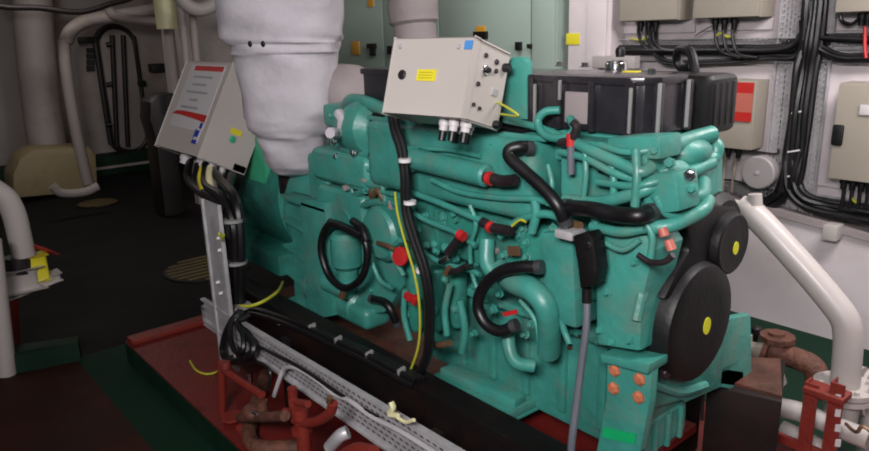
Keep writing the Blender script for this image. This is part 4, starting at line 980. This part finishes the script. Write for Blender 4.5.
# cable trays on the wall
def wtray(name_pts, lab_, vert=False):
    (x0, y0), (x1, y1) = name_pts
    a_, b_ = W(x0, y0, Y=YB-.04), W(x1, y1, Y=YB-.04)
    t = thing('cable_tray', lab_, 'cable tray', ((a_.x+b_.x)/2, YB-.03, min(a_.z, b_.z)), 'galvanised trays on the wall')
    xa, xb, za, zb_ = min(a_.x, b_.x), max(a_.x, b_.x), min(a_.z, b_.z), max(a_.z, b_.z)
    MB().box(xa, xb, YB-.03, YB-.026, za, zb_).obj('perforated_web', 'perfzx' if vert else 'perfxz', t)
    if vert:
        for x in (xa, xb): MB().box(x-.002, x+.002, YB-.06, YB-.03, za, zb_).obj('flange', 'steel', t)
    else:
        for z in (za, zb_): MB().box(xa, xb, YB-.06, YB-.03, z-.002, z+.002).obj('flange', 'steel', t)
wtray(((610, 40), (795, 62)), 'horizontal perforated wall tray under the pair of top boxes')
wtray(((820, 33), (930, 62)), 'horizontal perforated wall tray above the large box with black lock')
wtray(((787, -40), (812, 220)), 'vertical perforated wall tray behind the thick black cable run', True)
wtray(((690, 176), (785, 205)), 'low perforated wall tray under the alarm bell')
wtray(((812, 194), (930, 214)), 'low perforated wall tray under the large box with black lock')

YK = YB-.07
def bundle(lab_, pts, rad, n, r, ties=(), m='rubber'):
    P = WY(pts, YK); t = thing('cable_bundle', lab_, 'cable', P[len(P)//2], 'cable runs on the wall')
    random.seed(len(lab_))
    for k in range(n):
        off = (k-(n-1)/2)*(2*rad/max(1, n))
        Q = []
        for i, p in enumerate(P):
            d = (P[min(i+1, len(P)-1)]-P[max(i-1, 0)]).normalized(); s_ = V((-d.z, 0, d.x))
            Q.append(p+s_*off+V((0, random.uniform(-.012, .012)-(.02 if k % 2 else 0), 0)))
        MB().tube(Q, r, 8).obj('cable', m, t)
    for x, y in ties:
        p = W(x, y, Y=YK-.03); MB().obox(p, ((rad*.6, 0, .008), (0, .008, 0), (0, 0, .004)), .001).obj('cable_tie', 'ties', t)
    return t
bundle('thick black vertical cable run on the right wall', [(818, -30), (815, 10), (811, 45), (806, 70), (801, 110), (796, 150), (792, 175), (787, 192)], .05, 9, .019, ((798, 112), (794, 151), (791, 176)))
bundle('black cables curving left from the vertical run under the top boxes', [(806, 20), (803, 36), (790, 47), (770, 50), (735, 50), (690, 50), (652, 50), (615, 50)], .022, 3, .015)
bundle('lower black cables curving left from the vertical run above the engine cover', [(806, 40), (795, 56), (770, 57), (745, 60), (718, 62), (680, 63), (664, 60), (655, 46), (655, 30)], .014, 2, .011)
bundle('upper black cables leaving the vertical run to the right', [(808, 22), (818, 36), (835, 38), (869, 40), (930, 46)], .016, 3, .010)
bundle('lower black cables curving right from the vertical run above the large box', [(808, 25), (814, 42), (828, 53), (845, 58), (869, 58), (930, 60)], .02, 3, .011)
bundle('black cables curving left at the foot of the vertical run', [(797, 150), (789, 180), (778, 198), (758, 205), (730, 203), (700, 196), (670, 190)], .032, 4, .016)
bundle('black cables curving right at the foot of the vertical run under the large box', [(791, 160), (793, 185), (804, 200), (825, 208), (850, 212), (880, 218), (930, 230)], .045, 5, .016)
def drop(lab_, pts, r=.010, m='rubber', name='cable', group=None):
    tag(MB().tube(WY(pts, YK-.03), r, 8).obj(name, m), lab_, 'cable', group)
for k, g in enumerate((640, 648, 655)):
    drop('black cable dropping from the left top wall box', [(g-1, 24), (g-1, 36+k*2), (g+8, 49), (g+25, 51)], group='drops under the left top box')
for k, g in enumerate((716, 724, 733)):
    drop('black cable dropping from the right top wall box', [(g, 21), (g, 40), (g+6, 52+k), (g+25, 58)], group='drops under the right top box')
for k, g in enumerate((844, 852, 860, 868)):
    drop('cable dropping from the large wall box with black lock', [(g, 190), (g-1, 200), (g-3, 208)], group='drops under the large box')
for k, g in enumerate((708, 716, 724, 734)):
    drop('pale cable dropping from the wall box with red label', [(g+2, 152), (g, 170), (g-2, 192)], .009, 'boxw', group='drops under the red labelled box')
drop('thin cable crossing under the red labelled wall box', [(700, 180), (730, 180), (750, 185), (765, 182)], .006)
drop('thin pale conduit above the alarm bell', [(714, 149), (745, 150), (775, 154), (779, 149)], .006, 'dark')
drop('thin red cable at the top right beside the corner box', [(866, 14), (865, 30), (865, 48), (866, 58)], .008, 'red')
drop('looped black cable left of the corner wall box glands', [(840, 14), (842, 21), (850, 24), (858, 20), (862, 16)], .009)
drop('yellow green earth wire under the right top wall box', [(716, 36), (721, 33), (728, 37), (734, 34)], .007, 'yg', 'wire')
drop('yellow green earth wire under the left top wall box', [(630, 38), (640, 40), (650, 36)], .006, 'yg', 'wire')
drop('yellow earth wire under the large wall box', [(852, 198), (856, 202), (860, 200)], .008, 'yg', 'wire')
drop('thin grey wire sloping under the right top wall box', [(695, 36), (706, 29), (716, 24)], .003, 'dark', 'wire')
p = W(834, 231, Y=3.72)
tag(MB().box(p.x-.035, p.x+.035, 3.66, 3.75, p.z-.04, p.z+.04, .01).obj('socket', 'white'), 'small white socket on the capping of the white lower wall panel', 'socket')

# ================================================================== lights
def area(name, loc, rot, sx, sy, e, col):
    l = bpy.data.lights.new(name, 'AREA'); l.shape = 'RECTANGLE'; l.size = sx; l.size_y = sy; l.energy = e; l.color = col
    o = bpy.data.objects.new(name, l); C.objects.link(o); o.location = loc; o.rotation_euler = rot; return o
def aim(loc, tgt): return (V(tgt)-V(loc)).to_track_quat('-Z', 'Y').to_euler()
area('unseen_ceiling_lamp', (-.2, 2.7, 2.65), aim((-.2, 2.7, 2.65), (-.8, 3.4, .8)), 1.3, .3, 66, (1, .95, .95))
la = area('unseen_ceiling_lamp', (.2, -.9, 2.45), aim((.2, -.9, 2.45), (-1.9, 2.1, .9)), 1.1, .5, 66, (1, .95, .97)); la.data.spread = math.radians(130)
area('unseen_ceiling_lamp', (-3.0, 2.75, 2.65), aim((-3.0, 2.75, 2.65), (-3.2, 3.5, 1.2)), 1.2, .25, 17, (1, .95, .95))  # added lamp out of view, brightens the switchboard behind the engine
area('unseen_ceiling_lamp', (-7.4, 1.6, 2.6), (0, 0, 0), 0.3, 1.2, 11, (1, .93, .86))
w = bpy.data.worlds.new('world'); scene.world = w; w.use_nodes = True
bg = w.node_tree.nodes['Background']; bg.inputs[0].default_value = (.5, .5, .55, 1); bg.inputs[1].default_value = .07

vs = scene.view_settings; vs.view_transform = 'Standard'; vs.look = 'None'; vs.gamma = 1; vs.exposure = 0; vs.use_curve_mapping = False
scene.cycles.pixel_filter_type = 'GAUSSIAN'; scene.cycles.filter_width = 2.2
